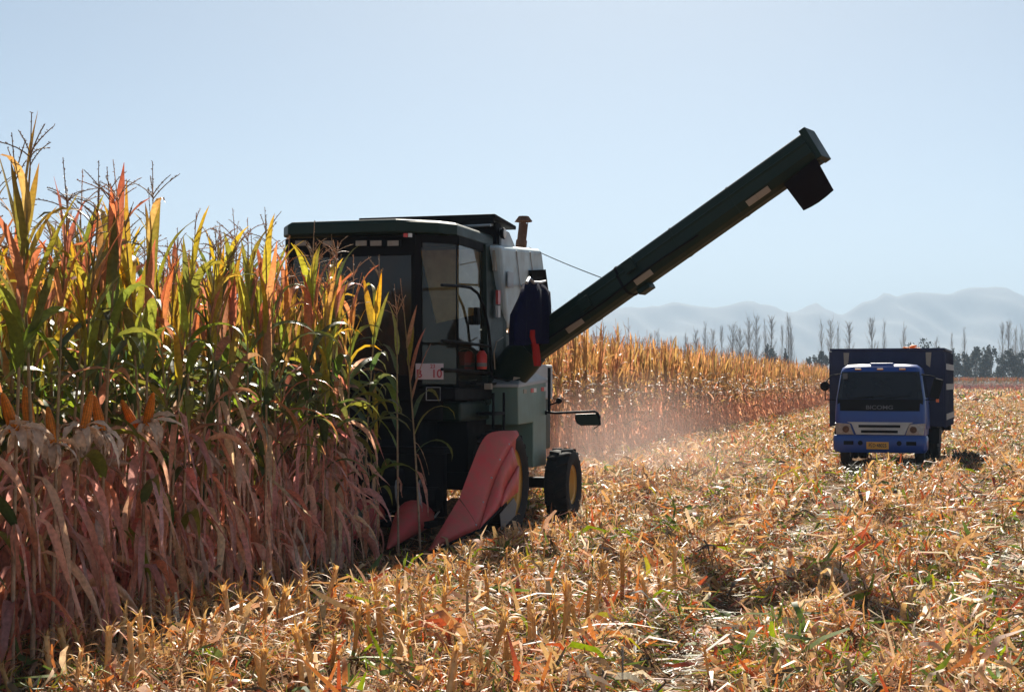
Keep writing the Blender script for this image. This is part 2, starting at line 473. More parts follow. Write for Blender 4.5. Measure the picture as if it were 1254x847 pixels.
# ================================================================== CORN
def leaf_arrays(base, az, el0, L, w, droop, pw=1.4, twist=0.0, fold=0.25, cb=(.1, .17, .05), ct=(.3, .3, .05), seg=8, wave=0.0, wide=True, r=rng):
    """a blade: spine bends from el0 by -droop; coloured from cb (base) to ct (tip)"""
    n = seg + 1
    u = np.linspace(0, 1, n)
    el = el0 - droop * u ** pw
    azv = az + 0.5 * (r.random() - 0.5) * u
    dx = np.cos(el) * np.cos(azv); dy = np.cos(el) * np.sin(azv); dz = np.sin(el)
    D = np.stack([dx, dy, dz], 1)
    P = np.zeros((n, 3)); P[1:] = np.cumsum((D[1:] + D[:-1]) / 2, 0) * (L / seg)
    P += np.asarray(base)
    side = np.stack([-np.sin(azv), np.cos(azv), np.zeros(n)], 1)
    nrm = np.cross(D, side)
    tw = twist * u
    side, nrm = side * np.cos(tw)[:, None] + nrm * np.sin(tw)[:, None], nrm * np.cos(tw)[:, None] - side * np.sin(tw)[:, None]
    wd = w * 0.5 * np.minimum(1, 0.4 + u * 4) * np.clip(1 - u ** 2.6, 0.02, 1)
    wv = wave * np.sin(u * 17 + r.random() * 6)[:, None] * nrm * w
    c = np.asarray(cb)[None] * (1 - u[:, None] ** 1.3) + np.asarray(ct)[None] * u[:, None] ** 1.3
    c = c * (0.85 + 0.3 * r.random())
    if wide:
        Lf = P + side * wd[:, None] + nrm * (fold * wd)[:, None] + wv
        Rt = P - side * wd[:, None] + nrm * (fold * wd)[:, None] - wv
        V = np.stack([Lf, P, Rt], 1).reshape(-1, 3)
        C = np.stack([c, c * 1.08, c * 0.95], 1).reshape(-1, 3)
        i = np.arange(seg)[:, None] * 3
        Q = np.concatenate([i + [0, 1, 4, 3], i + [1, 2, 5, 4]], 0)
    else:
        V = np.stack([P + side * wd[:, None], P - side * wd[:, None]], 1).reshape(-1, 3)
        C = np.repeat(c, 2, 0)
        i = np.arange(seg)[:, None] * 2
        Q = i + [0, 1, 3, 2]
    return V, Q, C

def tube_arrays(P, rad, n, col):
    P = np.asarray(P, float); m = len(P)
    rad = np.broadcast_to(rad, (m,)); col = np.broadcast_to(np.asarray(col), (m, 3))
    D = np.gradient(P, axis=0); D /= np.linalg.norm(D, axis=1)[:, None] + 1e-9
    ref = np.where(np.abs(D[:, 2:3]) > 0.9, np.array([[1.0, 0, 0]]), np.array([[0, 0, 1.0]]))
    x = np.cross(D, ref); x /= np.linalg.norm(x, axis=1)[:, None]
    y = np.cross(D, x)
    a = np.arange(n) * 2 * np.pi / n
    V = P[:, None] + (x[:, None] * np.cos(a)[None, :, None] + y[:, None] * np.sin(a)[None, :, None]) * rad[:, None, None]
    i = np.arange(m - 1)[:, None] * n; j = np.arange(n)[None]
    k = (j + 1) % n
    Q = np.stack([(i + j), (i + k), (i + n + k), (i + n + j)], -1).reshape(-1, 4)
    return V.reshape(-1, 3), Q, np.repeat(col, n, 0)

TOPC = [(.34, .30, .05), (.40, .31, .06), (.43, .22, .10), (.19, .23, .045), (.38, .32, .06), (.40, .18, .10), (.46, .27, .10), (.26, .28, .045), (.42, .20, .11), (.12, .16, .04), (.32, .28, .05), (.40, .34, .05)]
MIDC = [(.055, .10, .035), (.075, .12, .03), (.05, .085, .04), (.06, .10, .035), (.13, .17, .03), (.20, .25, .04), (.16, .2, .035), (.40, .19, .11)]
LOWC = [(.62, .40, .27), (.66, .34, .24), (.72, .43, .32), (.58, .255, .18), (.66, .29, .19), (.76, .50, .38), (.52, .235, .175), (.68, .33, .26)]

def pick(lst, r): return np.array(lst[r.integers(len(lst))]) * r.uniform(0.85, 1.15, 3)

def corn_plant(r, hi=True, ear='husk', top_only=False, H=None, green=0.0):
    """returns stalk, [leaves], tassel, [ears] as array triples (ears: list of (husk, cob))"""
    H = H or r.uniform(2.36, 2.72); fa, fb = r.uniform(.58, .76), r.uniform(.28, .54)
    bend = r.uniform(-0.12, 0.12, 2)
    def spine(z): return np.array([bend[0] * (z / H) ** 2, bend[1] * (z / H) ** 2, z])
    zs = np.linspace(-0.03, H, 16 if hi else 6)
    cs = np.array([np.array((.50, .33, .22)) * (1 - f) + np.array((.30, .20, .07)) * f for f in np.linspace(0, 1, len(zs))])
    if hi: cs[::2] *= 0.72
    stalk = tube_arrays([spine(z) for z in zs], np.linspace(0.0135, 0.005, len(zs)), 7 if hi else 3, cs)
    leaves = []
    nl = r.integers(19, 23) if hi else 16
    az0 = r.uniform(0, 6.28); zshift = 0
    for i in range(nl):
        f = i / (nl - 1)
        z = 0.3 + f * (H - 0.58)
        az = az0 + (i % 2) * math.pi + r.uniform(-0.45, 0.45)
        if z > fa * H:
            c = pick(TOPC, r)
            leaves.append(leaf_arrays(spine(z), az, R(r.uniform(70, 88)), r.uniform(.42, .68), r.uniform(.048, .08), R(r.choice([5, 8, 12, 20, 45, 140])), 2.2, r.uniform(-.9, .9), .35, c, c * (1.15, .75, .8), 7 if hi else 4, .04, hi, r))
        elif (z > fb * H and r.random() < .8) or (r.random() < max(green, .06)):
            c = pick(MIDC, r)
            leaves.append(leaf_arrays(spine(z), az, R(r.uniform(45, 78)), r.uniform(.5, .78), r.uniform(.055, .085), R(r.uniform(110, 168)), r.uniform(.8, 2.4), r.uniform(-1.2, 1.2), .3, c, c * 0.6 + np.array((.25, .16, .03)) * .5, 9 if hi else 5, .05, hi, r))
        else:
            c = pick(LOWC, r); e0 = r.choice([-30, -10, 10, 30, 45, 60, 70]) + r.uniform(-8, 8)
            leaves.append(leaf_arrays(spine(z), az, R(e0), r.uniform(.4, .75), r.uniform(.04, .078), R(e0 + r.uniform(74, 97)), r.choice([.1, .16, .22, .3, .6]), r.uniform(-5.0, 5.0), r.uniform(.3, 1.3), c, c * .85, 9 if hi else 5, .12, hi, r))
    for k in range(8 if hi else 3):                    # shrivelled leaves hanging along the stalk
        z = r.uniform(.35, 1.45); c = pick(LOWC, r)
        leaves.append(leaf_arrays(spine(z), r.uniform(0, 6.28), R(r.uniform(-65, 0)), r.uniform(.25, .6), r.uniform(.016, .042), R(r.uniform(20, 60)), r.uniform(.2, .6), r.uniform(-5, 5), r.uniform(.4, 1.4), c, c * .85, 7 if hi else 4, .25, hi, r))
    # tassel
    tg = Geo()
    tc_ = np.array((.24, .15, .085)) if r.random() < .6 else np.array((.42, .22, .12))
    top = spine(H)
    def spray(p0, d, L, sag):
        m = 7 if hi else 3
        u = np.linspace(0, 1, m)
        P = p0 + np.outer(u * L, d) + np.outer(u ** 2 * L * sag, [d[0], d[1], -.6])
        v, q, c = tube_arrays(P, np.linspace(.0042, .0026, m) * (1 if hi else 1.4), 3, tc_)
        tg.add(v, q, c)
        if hi:                                     # spikelets
            for k in range(int(L * 110)):
                uu = r.uniform(.15, 1)
                p = p0 + d * uu * L + np.array([d[0], d[1], -.6]) * uu ** 2 * L * sag
                e = r.normal(0, 1, 3) + d * 1.5; e /= np.linalg.norm(e); s2 = np.cross(e, r.normal(0, 1, 3)); s2 /= np.linalg.norm(s2)
                l_, w_ = .013, .0028
                tg.add([p - s2 * w_ * .4, p + e * l_ * .5 - s2 * w_, p + e * l_, p + e * l_ * .5 + s2 * w_], [[0, 1, 2, 3]], np.repeat([tc_ * 1.1], 4, 0))
    spray(top, np.array([r.uniform(-.12, .12), r.uniform(-.12, .12), 1.0]), r.uniform(.2, .38), 0)
    for k in range(r.integers(3, 7) if hi else 2):
        a = r.uniform(0, 6.28); e = R(r.uniform(35, 72))
        spray(top + (0, 0, r.uniform(0, .1)), np.array([math.cos(a) * math.cos(e), math.sin(a) * math.cos(e), math.sin(e)]), r.uniform(.13, .26), r.uniform(.1, .7))
    tassel = tg.arrays()
    ears = []
    if ear:
        for k in range(1 if ear == 'husk' else 1):
            z = r.uniform(1.0, 1.3) if ear == 'husk' else 1.27
            a = r.uniform(0, 6.28)
            ears.append(make_ear(spine(z), a, R(r.uniform(-60, 60)) if ear == 'husk' else R(r.uniform(50, 82)), ear, r))
    return dict(stalk=stalk, leaves=leaves, tassel=tassel, ears=ears, H=H)

def make_ear(p, az, el, kind, r):
    d = np.array([math.cos(az) * math.cos(el), math.sin(az) * math.cos(el), math.sin(el)])
    p0 = np.asarray(p) + np.array([math.cos(az), math.sin(az), 0]) * .02
    hg, cg = Geo(), Geo()
    if kind == 'husk':
        u = np.linspace(0, 1, 9)
        rad = .031 * np.sin(np.pi * (u * .86 + .1)) ** .8
        c = np.array((.52, .32, .22)) * r.uniform(.8, 1.1)
        hg.add(*tube_arrays(p0 + np.outer(u * .25, d), rad, 9, np.repeat([c], 9, 0) * (0.9 + .2 * r.random((9, 1)))))
        for k in range(3):
            hg.add(*leaf_arrays(p0, az + r.uniform(-.8, .8), el + r.uniform(-.3, .3), .24, .05, r.uniform(-.3, .5), 1, 0, .8, c, c * .9, 6, .1, True, r))
        return hg.arrays(), None
    u = np.linspace(0, 1, 26)
    rad = .0285 * np.clip(1.05 - u ** 3 * .75, 0, 1) * (1 + .06 * np.sin(u * 25 * np.pi))
    rad[-1] = .003
    v, q, c = tube_arrays(p0 + np.outer(u * .215, d), rad, 24, np.repeat([(.8, .26, .03)], 26, 0))
    kk = np.arange(len(v)); c = c * np.where((kk % 2) == 0, 1.08, .72)[:, None] * np.where((kk // 24) % 2 == 0, 1.0, .85)[:, None]
    cg.add(v, q, c)
    for k in range(13):
        cc = np.array((.78, .6, .46)) * r.uniform(.75, 1.05)
        hg.add(*leaf_arrays(p0 - d * .01, az + k * .7 + r.uniform(-.3, .3), R(r.uniform(0, 65)), r.uniform(.12, .28), r.uniform(.03, .06), R(r.uniform(70, 175)), r.uniform(.4, 1), r.uniform(-1.8, 1.8), .5, cc, cc * .9, 7, .15, True, r))
    return hg.arrays(), cg.arrays()

def to_mesh(arr, name, mat):
    g = Geo(); g.add(*arr); return g.mesh(name, mat)
def join(arrs):
    g = Geo()
    for a in arrs: g.add(*a)
    return g.arrays()

def corn_meshes(p):
    d = dict(stalk=to_mesh(p['stalk'], 'stalk', M['stalk']), tassel=to_mesh(p['tassel'], 'tassel', M['stalk']),
             foliage=to_mesh(join(p['leaves']), 'foliage', M['leaf']),
             leaves=[to_mesh(l, 'leaf', M['leaf']) for l in p['leaves']],
             ears=[(to_mesh(h, 'husk', M['husk']), to_mesh(c, 'cob', M['husk']) if c is not None else None) for h, c in p['ears']], H=p['H'])
    return d
def part(name, me, parent):
    o = bpy.data.objects.new(name, me); COL.objects.link(o); o.parent = parent; return o
GROUP_CORN = 'uncut corn plants beside the harvester'
def place_corn(d, s, t, rz, sc, label, detailed=False, tilt=(0, 0), group=GROUP_CORN, name='corn_plant'):
    w = st(s, t)
    root = empty(name, (w.x, w.y, float(hgt(w.x, w.y)) - .01), rz)
    root.rotation_euler = (tilt[0], tilt[1], rz)
    root.scale = (sc, sc, sc)
    tag(root, label, 'corn plant', group)
    part('stalk', d['stalk'], root); part('tassel', d['tassel'], root)
    if detailed:
        for l in d['leaves']: part('leaf', l, root)
    else:
        part('foliage', d['foliage'], root)
    for h, c in d['ears']:
        if c is not None:
            e = part('ear', c, root); part('husk', h, e)
        else:
            part('ear', h, root)
    return root

NV = 12
variants = [corn_meshes(corn_plant(np.random.default_rng(100 + i), True, 'husk' if i % 3 else None)) for i in range(NV)]
def cob_plant(i):
    p = corn_plant(np.random.default_rng(300 + i), True, 'cob')
    p['leaves'] = [l for l in p['leaves'] if not (l[0][:, 2].max() > 1.2 and l[0][:, 2].min() < 1.5)]
    return p
cob_variants = [corn_meshes(cob_plant(i)) for i in range(5)]

spots = []
for k in range(9):
    s = -5.08 - 0.55 * k
    t = 1.36 * abs(s) - 0.5
    t_end = 12.75 if k == 0 else (14.0 if k < 4 else 19.0)
    while t < t_end:
        spots.append((s + random.gauss(0, .05), t + random.gauss(0, .04), k))
        t += random.uniform(.13, .2)
spots.sort(key=lambda q: (q[0] * SN * 0 + (q[0] * CN + q[1] * SN) ** 2 + (q[1] * CN - q[0] * SN) ** 2))
COBS = [(18, 505), (42, 500), (66, 540), (88, 517), (122, 515), (175, 510), (186, 520)]     # pixels of the bare cobs, front row
cob_t = []
for px, py in COBS:
    w = on_s(px, py, -4.9); cob_t.append((to_st(w)[1], w.z))
used = set()
near = spots[:255]
rest_near = spots[255:]
for n, (s, t, k) in enumerate(near):
    d = variants[rng.integers(NV)]
    sc = rng.uniform(.93, 1.035)
    if k == 0 and any(abs(t - ct) < .08 for ct, _ in cob_t): continue
    lab = 'tall front-row corn plant with dry hanging lower leaves facing the stubble' if k == 0 else 'tall drying corn plant standing packed behind the front row of the uncut block'
    place_corn(d, s, t, rng.uniform(0, 6.28), sc, lab, k == 0, (rng.normal(0, .03), rng.normal(0, .03)), 'front row of uncut corn' if k == 0 else GROUP_CORN)
NTH = ['leftmost', 'second from the left', 'third from the left, lower', 'fourth from the left, slim', 'fifth from the left', 'second from the right, largest', 'rightmost']
for i, (ct, cz) in enumerate(cob_t):
    d = cob_variants[i % 5]
    sc = cz / 1.36
    place_corn(d, -4.9, ct, math.pi * 2 * rng.random(), sc * (.97 if i != 2 else 1), 'corn plant with bare orange cob, %s of the bare cobs' % NTH[i], True, (rng.normal(0, .02), rng.normal(0, .02)), 'corn plants with bare orange cobs')
# last plants standing before the harvester
lone = [(488, 13.9, 0.94, 3, .5, 'half-green corn plant standing alone before the harvester windscreen'),
        (515, 14.15, 0.97, 5, .6, 'lone green-topped corn plant before the harvester cab door and number plate'),
        (445, 12.95, 0.98, 1, .3, 'corn plant with curled tassel at the harvester end of the front row'),
        (462, 13.35, 0.62, 7, .2, 'short broken dry corn plant just left of the red dividers')]
for px, t, sc, i, gr, lab in lone:
    s = to_st(on_t(px, 600, t))[0]
    p = corn_plant(np.random.default_rng(700 + i), True, None, green=gr)
    if px in (488, 515): p['leaves'] = [l for q, l in enumerate(p['leaves']) if q % 2 == 0 and l[0][0, 2] > .75]
    place_corn(corn_meshes(p), s, t, rng.uniform(0, 6.28), sc, lab, True, (0, rng.normal(0, .03)), 'last corn plants in front of the harvester')

# ---- the rest of the uncut corn: one mass
def scatter(geo, arrs, pts, tilt=.03, smin=.93, smax=1.07, dry=0.0):
    for (s, t) in pts:
        v, q, c = arrs[rng.integers(len(arrs))]
        a = rng.uniform(0, 6.28); ca, sa = math.cos(a), math.sin(a)
        sc = rng.uniform(smin, smax)
        w = st(s, t)
        tx, ty = rng.normal(0, tilt, 2)
        o = np.empty_like(v)
        o[:, 0] = (v[:, 0] * ca - v[:, 1] * sa) * sc + w.x + v[:, 2] * tx
        o[:, 1] = (v[:, 0] * sa + v[:, 1] * ca) * sc + w.y + v[:, 2] * ty
        o[:, 2] = v[:, 2] * sc
        geo.add(o, q, (c * (1 - dry) + dry * np.array((.44, .215, .11)) * (.5 + c.sum(1, keepdims=True))) * rng.uniform(.85, 1.15))
def mass_variants(n, seed, seg_hi):
    out = []
    for i in range(n):
        p = corn_plant(np.random.default_rng(seed + i), seg_hi, None)
        arr = [p['stalk'], p['tassel']] + p['leaves']
        out.append(join(arr))
    return out
lo_var = mass_variants(14, 900, False)
g = Geo()
scatter(g, lo_var, [(s, t) for s, t, k in rest_near])
for k in range(9, 26):
    s = -5.08 - 0.55 * k
    t0, t1 = 1.33 * abs(s) - 0.6, 2.45 * abs(s) + 2
    scatter(g, lo_var, [(s + rng.normal(0, .05), t) for t in np.arange(t0, t1, .17)])
for k in range(0, 8):                         # beyond the left edge of the picture
    s = -5.08 - 0.55 * k
    scatter(g, lo_var, [(s + rng.normal(0, .05), t) for t in np.arange(1.36 * abs(s) - 3.2, 1.36 * abs(s) - 0.5, .22)])
tag(g.build('corn_block', M['leaf']), 'dense mass of uncut corn deeper in the block left of the harvester', 'corn', kind='stuff')
def far_plant(v):
    v2, q, c = v
    m = c.copy()
    return v2, q, m
g = Geo()
for k in range(0, 16):
    s = -6.75 - 0.55 * k
    t0 = max(3.55 * abs(s) - 1.0, 19.0)
    pts = [(s + rng.normal(0, .06), t + rng.normal(0, .05)) for t in np.concatenate([np.arange(t0, 55, .2 if k < 4 else .3), np.arange(max(55, t0), 140, .3 if k < 3 else .5)])] if k < 8 else \
          [(s + rng.normal(0, .06), t) for t in np.arange(t0, 90, .45)]
    scatter(g, lo_var, pts, .05, .88, 1.06, .6)
for k in range(0, 3):
    scatter(g, lo_var, [(-6.75 - .55 * k, t) for t in np.arange(140, 330, .7)], .04, .95, 1.1, .5)
tag(g.build('far_corn_block', M['leaf_far']), 'long bank of dry uncut corn running back behind the auger', 'corn', kind='stuff')
# a strip of corn across the far end of the field
g = Geo()
for yy in np.arange(300, 312, 1.1):
    for xx in np.arange(66, 150, .45):
        v, q, c = lo_var[rng.integers(14)]
        o = v * (1.0 * np.array([1.5, 1.5, 1])) + np.array([xx + rng.normal(0, .3), yy + rng.normal(0, .6), 0])
        g.add(o, q, c * np.array([.75, .45, .38]))
tag(g.build('distant_corn_strip', M['leaf_far']), 'thin strip of reddish dry corn below the dark trees at right', 'corn', kind='stuff')

# ================================================================== STUBBLE AND LITTER
STRAW = np.array([(.62, .40, .17), (.68, .47, .23), (.56, .31, .12), (.60, .36, .14), (.64, .43, .20), (.48, .24, .10), (.52, .20, .09)])
def stump(r, hi=True):
    g = Geo()
    h = r.uniform(.16, .31)
    lean = r.normal(0, .12, 2)
    c = STRAW[r.integers(5)] * r.uniform(.8, 1.1)
    m = 5 if hi else 2
    zs = np.linspace(-.03, h, m)
    P = np.stack([lean[0] * zs, lean[1] * zs, zs], 1)
    g.add(*tube_arrays(P, np.full(m, .0125), 6 if hi else 3, c * np.linspace(.7, 1.05, m)[:, None]))
    for k in range(r.integers(16, 26) if hi else 5):          # frayed fibres and sheath remains
        z = h * r.uniform(.25, 1.0) ** .6
        cc = STRAW[r.integers(7)] * r.uniform(.8, 1.15)
        g.add(*leaf_arrays((lean[0] * z, lean[1] * z, z), r.uniform(0, 6.28), R(r.uniform(35, 86)), r.uniform(.05, .15), r.uniform(.004, .014) if hi else r.uniform(.012, .03), R(r.uniform(-10, 120)), 1, r.uniform(-1, 1), .3, cc, cc, 4 if hi else 2, .1, False, r))
    return g.arrays()
stump_meshes = [to_mesh(stump(np.random.default_rng(40 + i)), 'corn_stump', M['litter']) for i in range(14)]
stump_lo = [stump(np.random.default_rng(80 + i), False) for i in range(14)]
sp = []
for k in range(-1, 75):
    s = -5.08 + .55 * (k + 1)
    for t in np.arange(4.0, 120.0, .19):
        w = st(s, t)
        if w.y < 7.2 or w.x < -.36 * w.y - .8 or w.x > .38 * w.y + 5: continue
        if t > 14.0 and s < -4.6: continue
        if k < 0: continue
        keep = .92 if k < 5 else (.16 + .12 * math.sin(s * 2.1) + .5 / (1 + math.exp(-(s - 1.2) * 3)))
        du_, dv_ = (w.x - TRX) * math.cos(TRH) - (w.y - TRY) * math.sin(TRH), (w.x - TRX) * math.sin(TRH) + (w.y - TRY) * math.cos(TRH)
        if abs(du_) < 1.3 and -2.5 < dv_ < 5: keep = .03
        keep *= 1 - .85 * float(track(s, t))
        if s < -3.2 and 14.5 < t < 18.5: keep *= .3
        if s < -3.6 and 9.6 < t <= 14: keep *= .3
        if s < -4.2 and 11.2 < t < 16: keep = .03
        if rng.random() < keep: sp.append((s + rng.normal(0, .045), t + rng.normal(0, .05)))
for k in range(0, 4):                          # swath already cut behind the harvester
    s = -6.7 + .55 * k
    for t in np.arange(19.5, 120.0, .19):
        if rng.random() < .8: sp.append((s + rng.normal(0, .045), t + rng.normal(0, .05)))
def _off(q):
    w = st(q[0], q[1]); return w.y + (100 if abs(w.x) > .36 * w.y else 0)        # those in the picture first
sp.sort(key=_off)
for (s, t) in sp[:300]:
    w = st(s, t)
    o = bpy.data.objects.new('corn_stump', stump_meshes[rng.integers(14)]); COL.objects.link(o)
    o.location = (w.x, w.y, float(hgt(w.x, w.y)))
    o.rotation_euler = (rng.normal(0, .12), rng.normal(0, .12), rng.uniform(0, 6.28))
    k = rng.uniform(.85, 1.3) * (1.05 if (s < -1.7 and t < 11.5 and not (s < -3.6 and t > 9.6)) or (s > .7 and t < 12) else .62); o.scale = (k, k, k)
    tag(o, 'short frayed straw-coloured corn stump left in the near stubble', 'corn stump', 'cut corn stumps in the near stubble')
g = Geo()
for (s, t) in sp[300:]:
    v, q, c = stump_lo[rng.integers(14)]
    w = st(s, t); a = rng.uniform(0, 6.28); ca, sa = math.cos(a), math.sin(a); k = rng.uniform(.8, 1.25) * .62
    z0 = float(hgt(w.x, w.y)); lx, ly = rng.normal(0, .15, 2)
    g.add(np.stack([(v[:, 0] * ca - v[:, 1] * sa) * k + w.x + v[:, 2] * lx, (v[:, 0] * sa + v[:, 1] * ca) * k + w.y + v[:, 2] * ly, v[:, 2] * k + z0], 1), q, c * rng.uniform(.85, 1.1))
tag(g.build('corn_stubble', M['litter']), 'rows of short cut corn stubble receding across the field', 'stubble', kind='stuff')

LIT = np.array([(.62, .41, .21), (.72, .53, .35), (.60, .36, .18), (.60, .37, .25), (.54, .23, .11), (.44, .13, .08), (.24, .30, .05), (.12, .17, .05), (.10, .075, .05), (.80, .70, .52), (.45, .40, .08)])
LITP = np.array([.21, .11, .18, .15, .13, .075, .03, .045, .065, .035, .02]); LITP /= LITP.sum(); EXTRA = 1.42
def strips(n, y0, y1, Lr, Wr, zmax, pal=LITP, curl=.5, flat=1.0, only=None):
    """n bent strips scattered over the visible ground between depths y0 and y1"""
    y = y0 + (y1 - y0) * np.sqrt(rng.random(n) * ((y1 + y0) / (y1 - y0) * 0 + 1)) if False else np.sqrt(y0 ** 2 + (y1 ** 2 - y0 ** 2) * rng.random(n))
    n = int(n * EXTRA); y = np.sqrt(y0 ** 2 + (y1 ** 2 - y0 ** 2) * rng.random(n))
    xl, xr = -(.36 * y + .7), .38 * y + 5.0               # a margin beyond the right of the picture
    x = xl + (xr - xl) * rng.random(n)
    s = x * CN - y * SN; t = x * SN + y * CN
    ok = (s > -4.95) | ((t > 19.0) & (s > -7.0)) | ((t < 16) & (rng.random(n) < .22) & (s > -6.2))
    tx_, ty_ = x - TRX, y - TRY
    u_ = tx_ * math.cos(TRH) - ty_ * math.sin(TRH); v_ = tx_ * math.sin(TRH) + ty_ * math.cos(TRH)
    ok &= ~((np.abs(u_) < 1.15) & (v_ > -2.3) & (v_ < 5)) | (rng.random(n) < .15)
    ok &= ~((s < -4.2) & (t > 11.4) & (t < 16.3)) | (rng.random(n) < .3)
    mo, tk = mound(s, t), track(s, t)
    ok &= rng.random(n) < np.clip(.22 + 1.2 * mo, 0, 1) * (1 - .4 * tk)
    x, y, s, t, mo, tk = x[ok], y[ok], s[ok], t[ok], mo[ok], tk[ok]; n = len(x)
    yaw = rng.uniform(0, 2 * np.pi, n); pit = flat * (1 - .7 * tk) * np.abs(rng.normal(0, .55, n)) * np.where(rng.random(n) < .5, 1, -1)
    roll = rng.uniform(-1.2, 1.2, n)
    L = rng.uniform(*Lr, n); W = rng.uniform(*Wr, n)
    d = np.stack([np.cos(yaw) * np.cos(pit), np.sin(yaw) * np.cos(pit), np.sin(pit)], 1)
    h = np.stack([-np.sin(yaw), np.cos(yaw), np.zeros(n)], 1)
    nr = np.cross(d, h)
    sd = h * np.cos(roll)[:, None] + nr * np.sin(roll)[:, None]
    nn = np.cross(d, sd)
    c0 = np.stack([x, y, hgt(x, y) + rng.random(n) ** 1.4 * zmax * (.2 + 1.6 * mo * calm(x, y, s, t)) + np.abs(np.sin(pit)) * L * .3], 1)
    cv = rng.normal(0, curl, n) * L * .5
    w = sd * (W / 2)[:, None]
    kx = rng.normal(0, .25, n)[:, None] * L[:, None]
    ts = np.array([-1, -.35, .35, 1.0])
    cols_ = []
    for e, wf_ in zip(ts, (.55, 1.0, .9, .2)):
        c_ = c0 + d * (L / 2 * e)[:, None] + nn * ((.5 - e * e) * cv)[:, None] + sd * (e * e) * kx * .5
        cols_ += [c_ - w * wf_, c_ + w * wf_]
    V = np.stack(cols_, 1).reshape(-1, 3)
    V[:, 2] = np.maximum(V[:, 2], -.02)
    i = np.arange(n)[:, None] * 8
    Q = np.concatenate([i + [0, 1, 3, 2], i + [2, 3, 5, 4], i + [4, 5, 7, 6]], 0)
    ci = rng.choice(len(LIT), n, p=pal)
    # damp green patches where leaves were dropped
    patch = np.sin(1.3 * x + .7 * y) + np.sin(.9 * y - 1.7 * x + 2) + .8 * np.sin(2.7 * x + 1.9 * y)
    sw = (patch > 1.2) & (rng.random(n) < .5)
    ci[sw] = rng.choice([6, 7, 7, 8, 8, 4, 5, 10], sw.sum())
    dk = rng.random(n) < (.5 * tk + .3 * (1 - mo))                       # more dark and crushed leaf pieces in the ruts and between mounds
    ci[dk] = rng.choice([7, 8, 8, 6, 5, 9], dk.sum())
    col = LIT[ci] * rng.uniform(.75, 1.15, (n, 1))
    return V, Q, np.repeat(col, 8, 0)
g = Geo()
g.add(*strips(240000, 7.2, 18, (.03, .17), (.002, .011), .09, curl=.7))
g.add(*strips(34000, 7.2, 18, (.08, .26), (.01, .034), .11, curl=1.0))
g.add(*strips(1600, 7.2, 18, (.2, .45), (.03, .055), .11, curl=1.0))
g.add(*strips(1500, 7.2, 20, (.3, .9), (.011, .02), .12, curl=.12, flat=.25))
g.add(*strips(230000, 17.5, 45, (.05, .22), (.005, .022), .1, curl=.7))
g.add(*strips(32000, 17.5, 45, (.12, .34), (.02, .055), .12, curl=1.0))
g.add(*strips(190000, 44, 125, (.1, .35), (.02, .06), .12))
g.add(*strips(30000, 120, 300, (.4, 1.2), (.1, .25), .14))
tag(g.build('corn_litter', M['litter']), 'loose layer of chopped straw, husks and leaves covering the stubble', 'litter', kind='stuff')

# ================================================================== TREES
def poplar(r, H):
    tr, cr = MB(), Geo()
    tr.tube([(0, 0, -.2), (r.normal(0, .1), r.normal(0, .1), H * .5), (r.normal(0, .2), 0, H)], [.17, .1, .02], 6)
    nb = int(H * 4)
    wid = r.uniform(.6, 1.15)
    for k in range(nb):
        z = H * r.uniform(.12, .93); a = r.uniform(0, 6.28); L = (H - z) * .22 + 1.2 * r.random() + .7
        e = R(r.uniform(64, 80))
        d = np.array([math.cos(a) * math.cos(e) * wid, math.sin(a) * math.cos(e) * wid, math.sin(e)])
        p = np.array([0, 0, z])
        u = np.linspace(0, 1, 3)[:, None]
        cr.add(*tube_arrays(p + u * L * d, np.array([.035, .022, .01]), 3, (.27, .25, .23)))
        for q in range(3):
            a2 = a + r.normal(0, .9); e2 = R(r.uniform(55, 82)); l2 = L * r.uniform(.3, .6)
            d2 = np.array([math.cos(a2) * math.cos(e2), math.sin(a2) * math.cos(e2), math.sin(e2)])
            cr.add(*tube_arrays(p + d * L * r.uniform(.3, .9) + np.linspace(0, 1, 2)[:, None] * l2 * d2, np.array([.022, .01]), 3, (.27, .25, .23)))
    return tr, cr
pop_vars = []
for i in range(7):
    r = np.random.default_rng(500 + i)
    tr, cr = poplar(r, 17.0)
    t0_ = tr.build('trunk', M['twig']); me_t = t0_.data; bpy.data.objects.remove(t0_)
    pop_vars.append((me_t, cr.mesh('crown', M['stalk'])))
YP = 350.0
# (px, top py)
pops = [(757, 416), (771, 411), (787, 416), (797, 408), (805, 404), (821, 412), (840, 407), (852, 404), (864, 393), (873, 404), (884, 399), (897, 397), (906, 398), (917, 387), (926, 387), (937, 390), (945, 388), (958, 398), (966, 386), (969, 390),
        (1006, 390), (1018, 392), (1027, 393), (1040, 395), (1068, 389), (1083, 393), (1107, 395), (1147, 412), (1166, 408), (1181, 400), (1228, 396), (1236, 393), (1244, 401), (1252, 397)]
for i, (px, py) in enumerate(pops):
    me_t, me_c = pop_vars[i % 7]
    Yp = YP + rng.uniform(-10, 10)
    b = at(px, 468, Yp); Ht = at(px, py, Yp).z
    o = empty('poplar_tree', (b.x, b.y, 0), rng.uniform(0, 6.28))
    k = Ht / 17.0; kw = rng.uniform(.55, 1.5); o.scale = (k * kw, k * kw, k)
    if px < 890: lab, gp = 'slim bare poplar rising faintly above the far corn right of the auger', 'bare poplars behind the far corn'
    elif px < 1000: lab, gp = 'tall bare poplar in the dense cluster left of the truck', 'bare poplars left of the truck'
    elif px < 1140: lab, gp = 'tall thin bare poplar standing behind the blue truck', 'bare poplars behind the truck'
    elif px < 1200: lab, gp = 'small pale bare poplar just right of the truck', 'bare poplars right of the truck'
    else: lab, gp = 'bushy bare poplar above dark trees at the right edge', 'bare poplars at the right edge'
    tag(o, lab, 'tree', gp)
    part('trunk', me_t, o); part('crown', me_c, o)

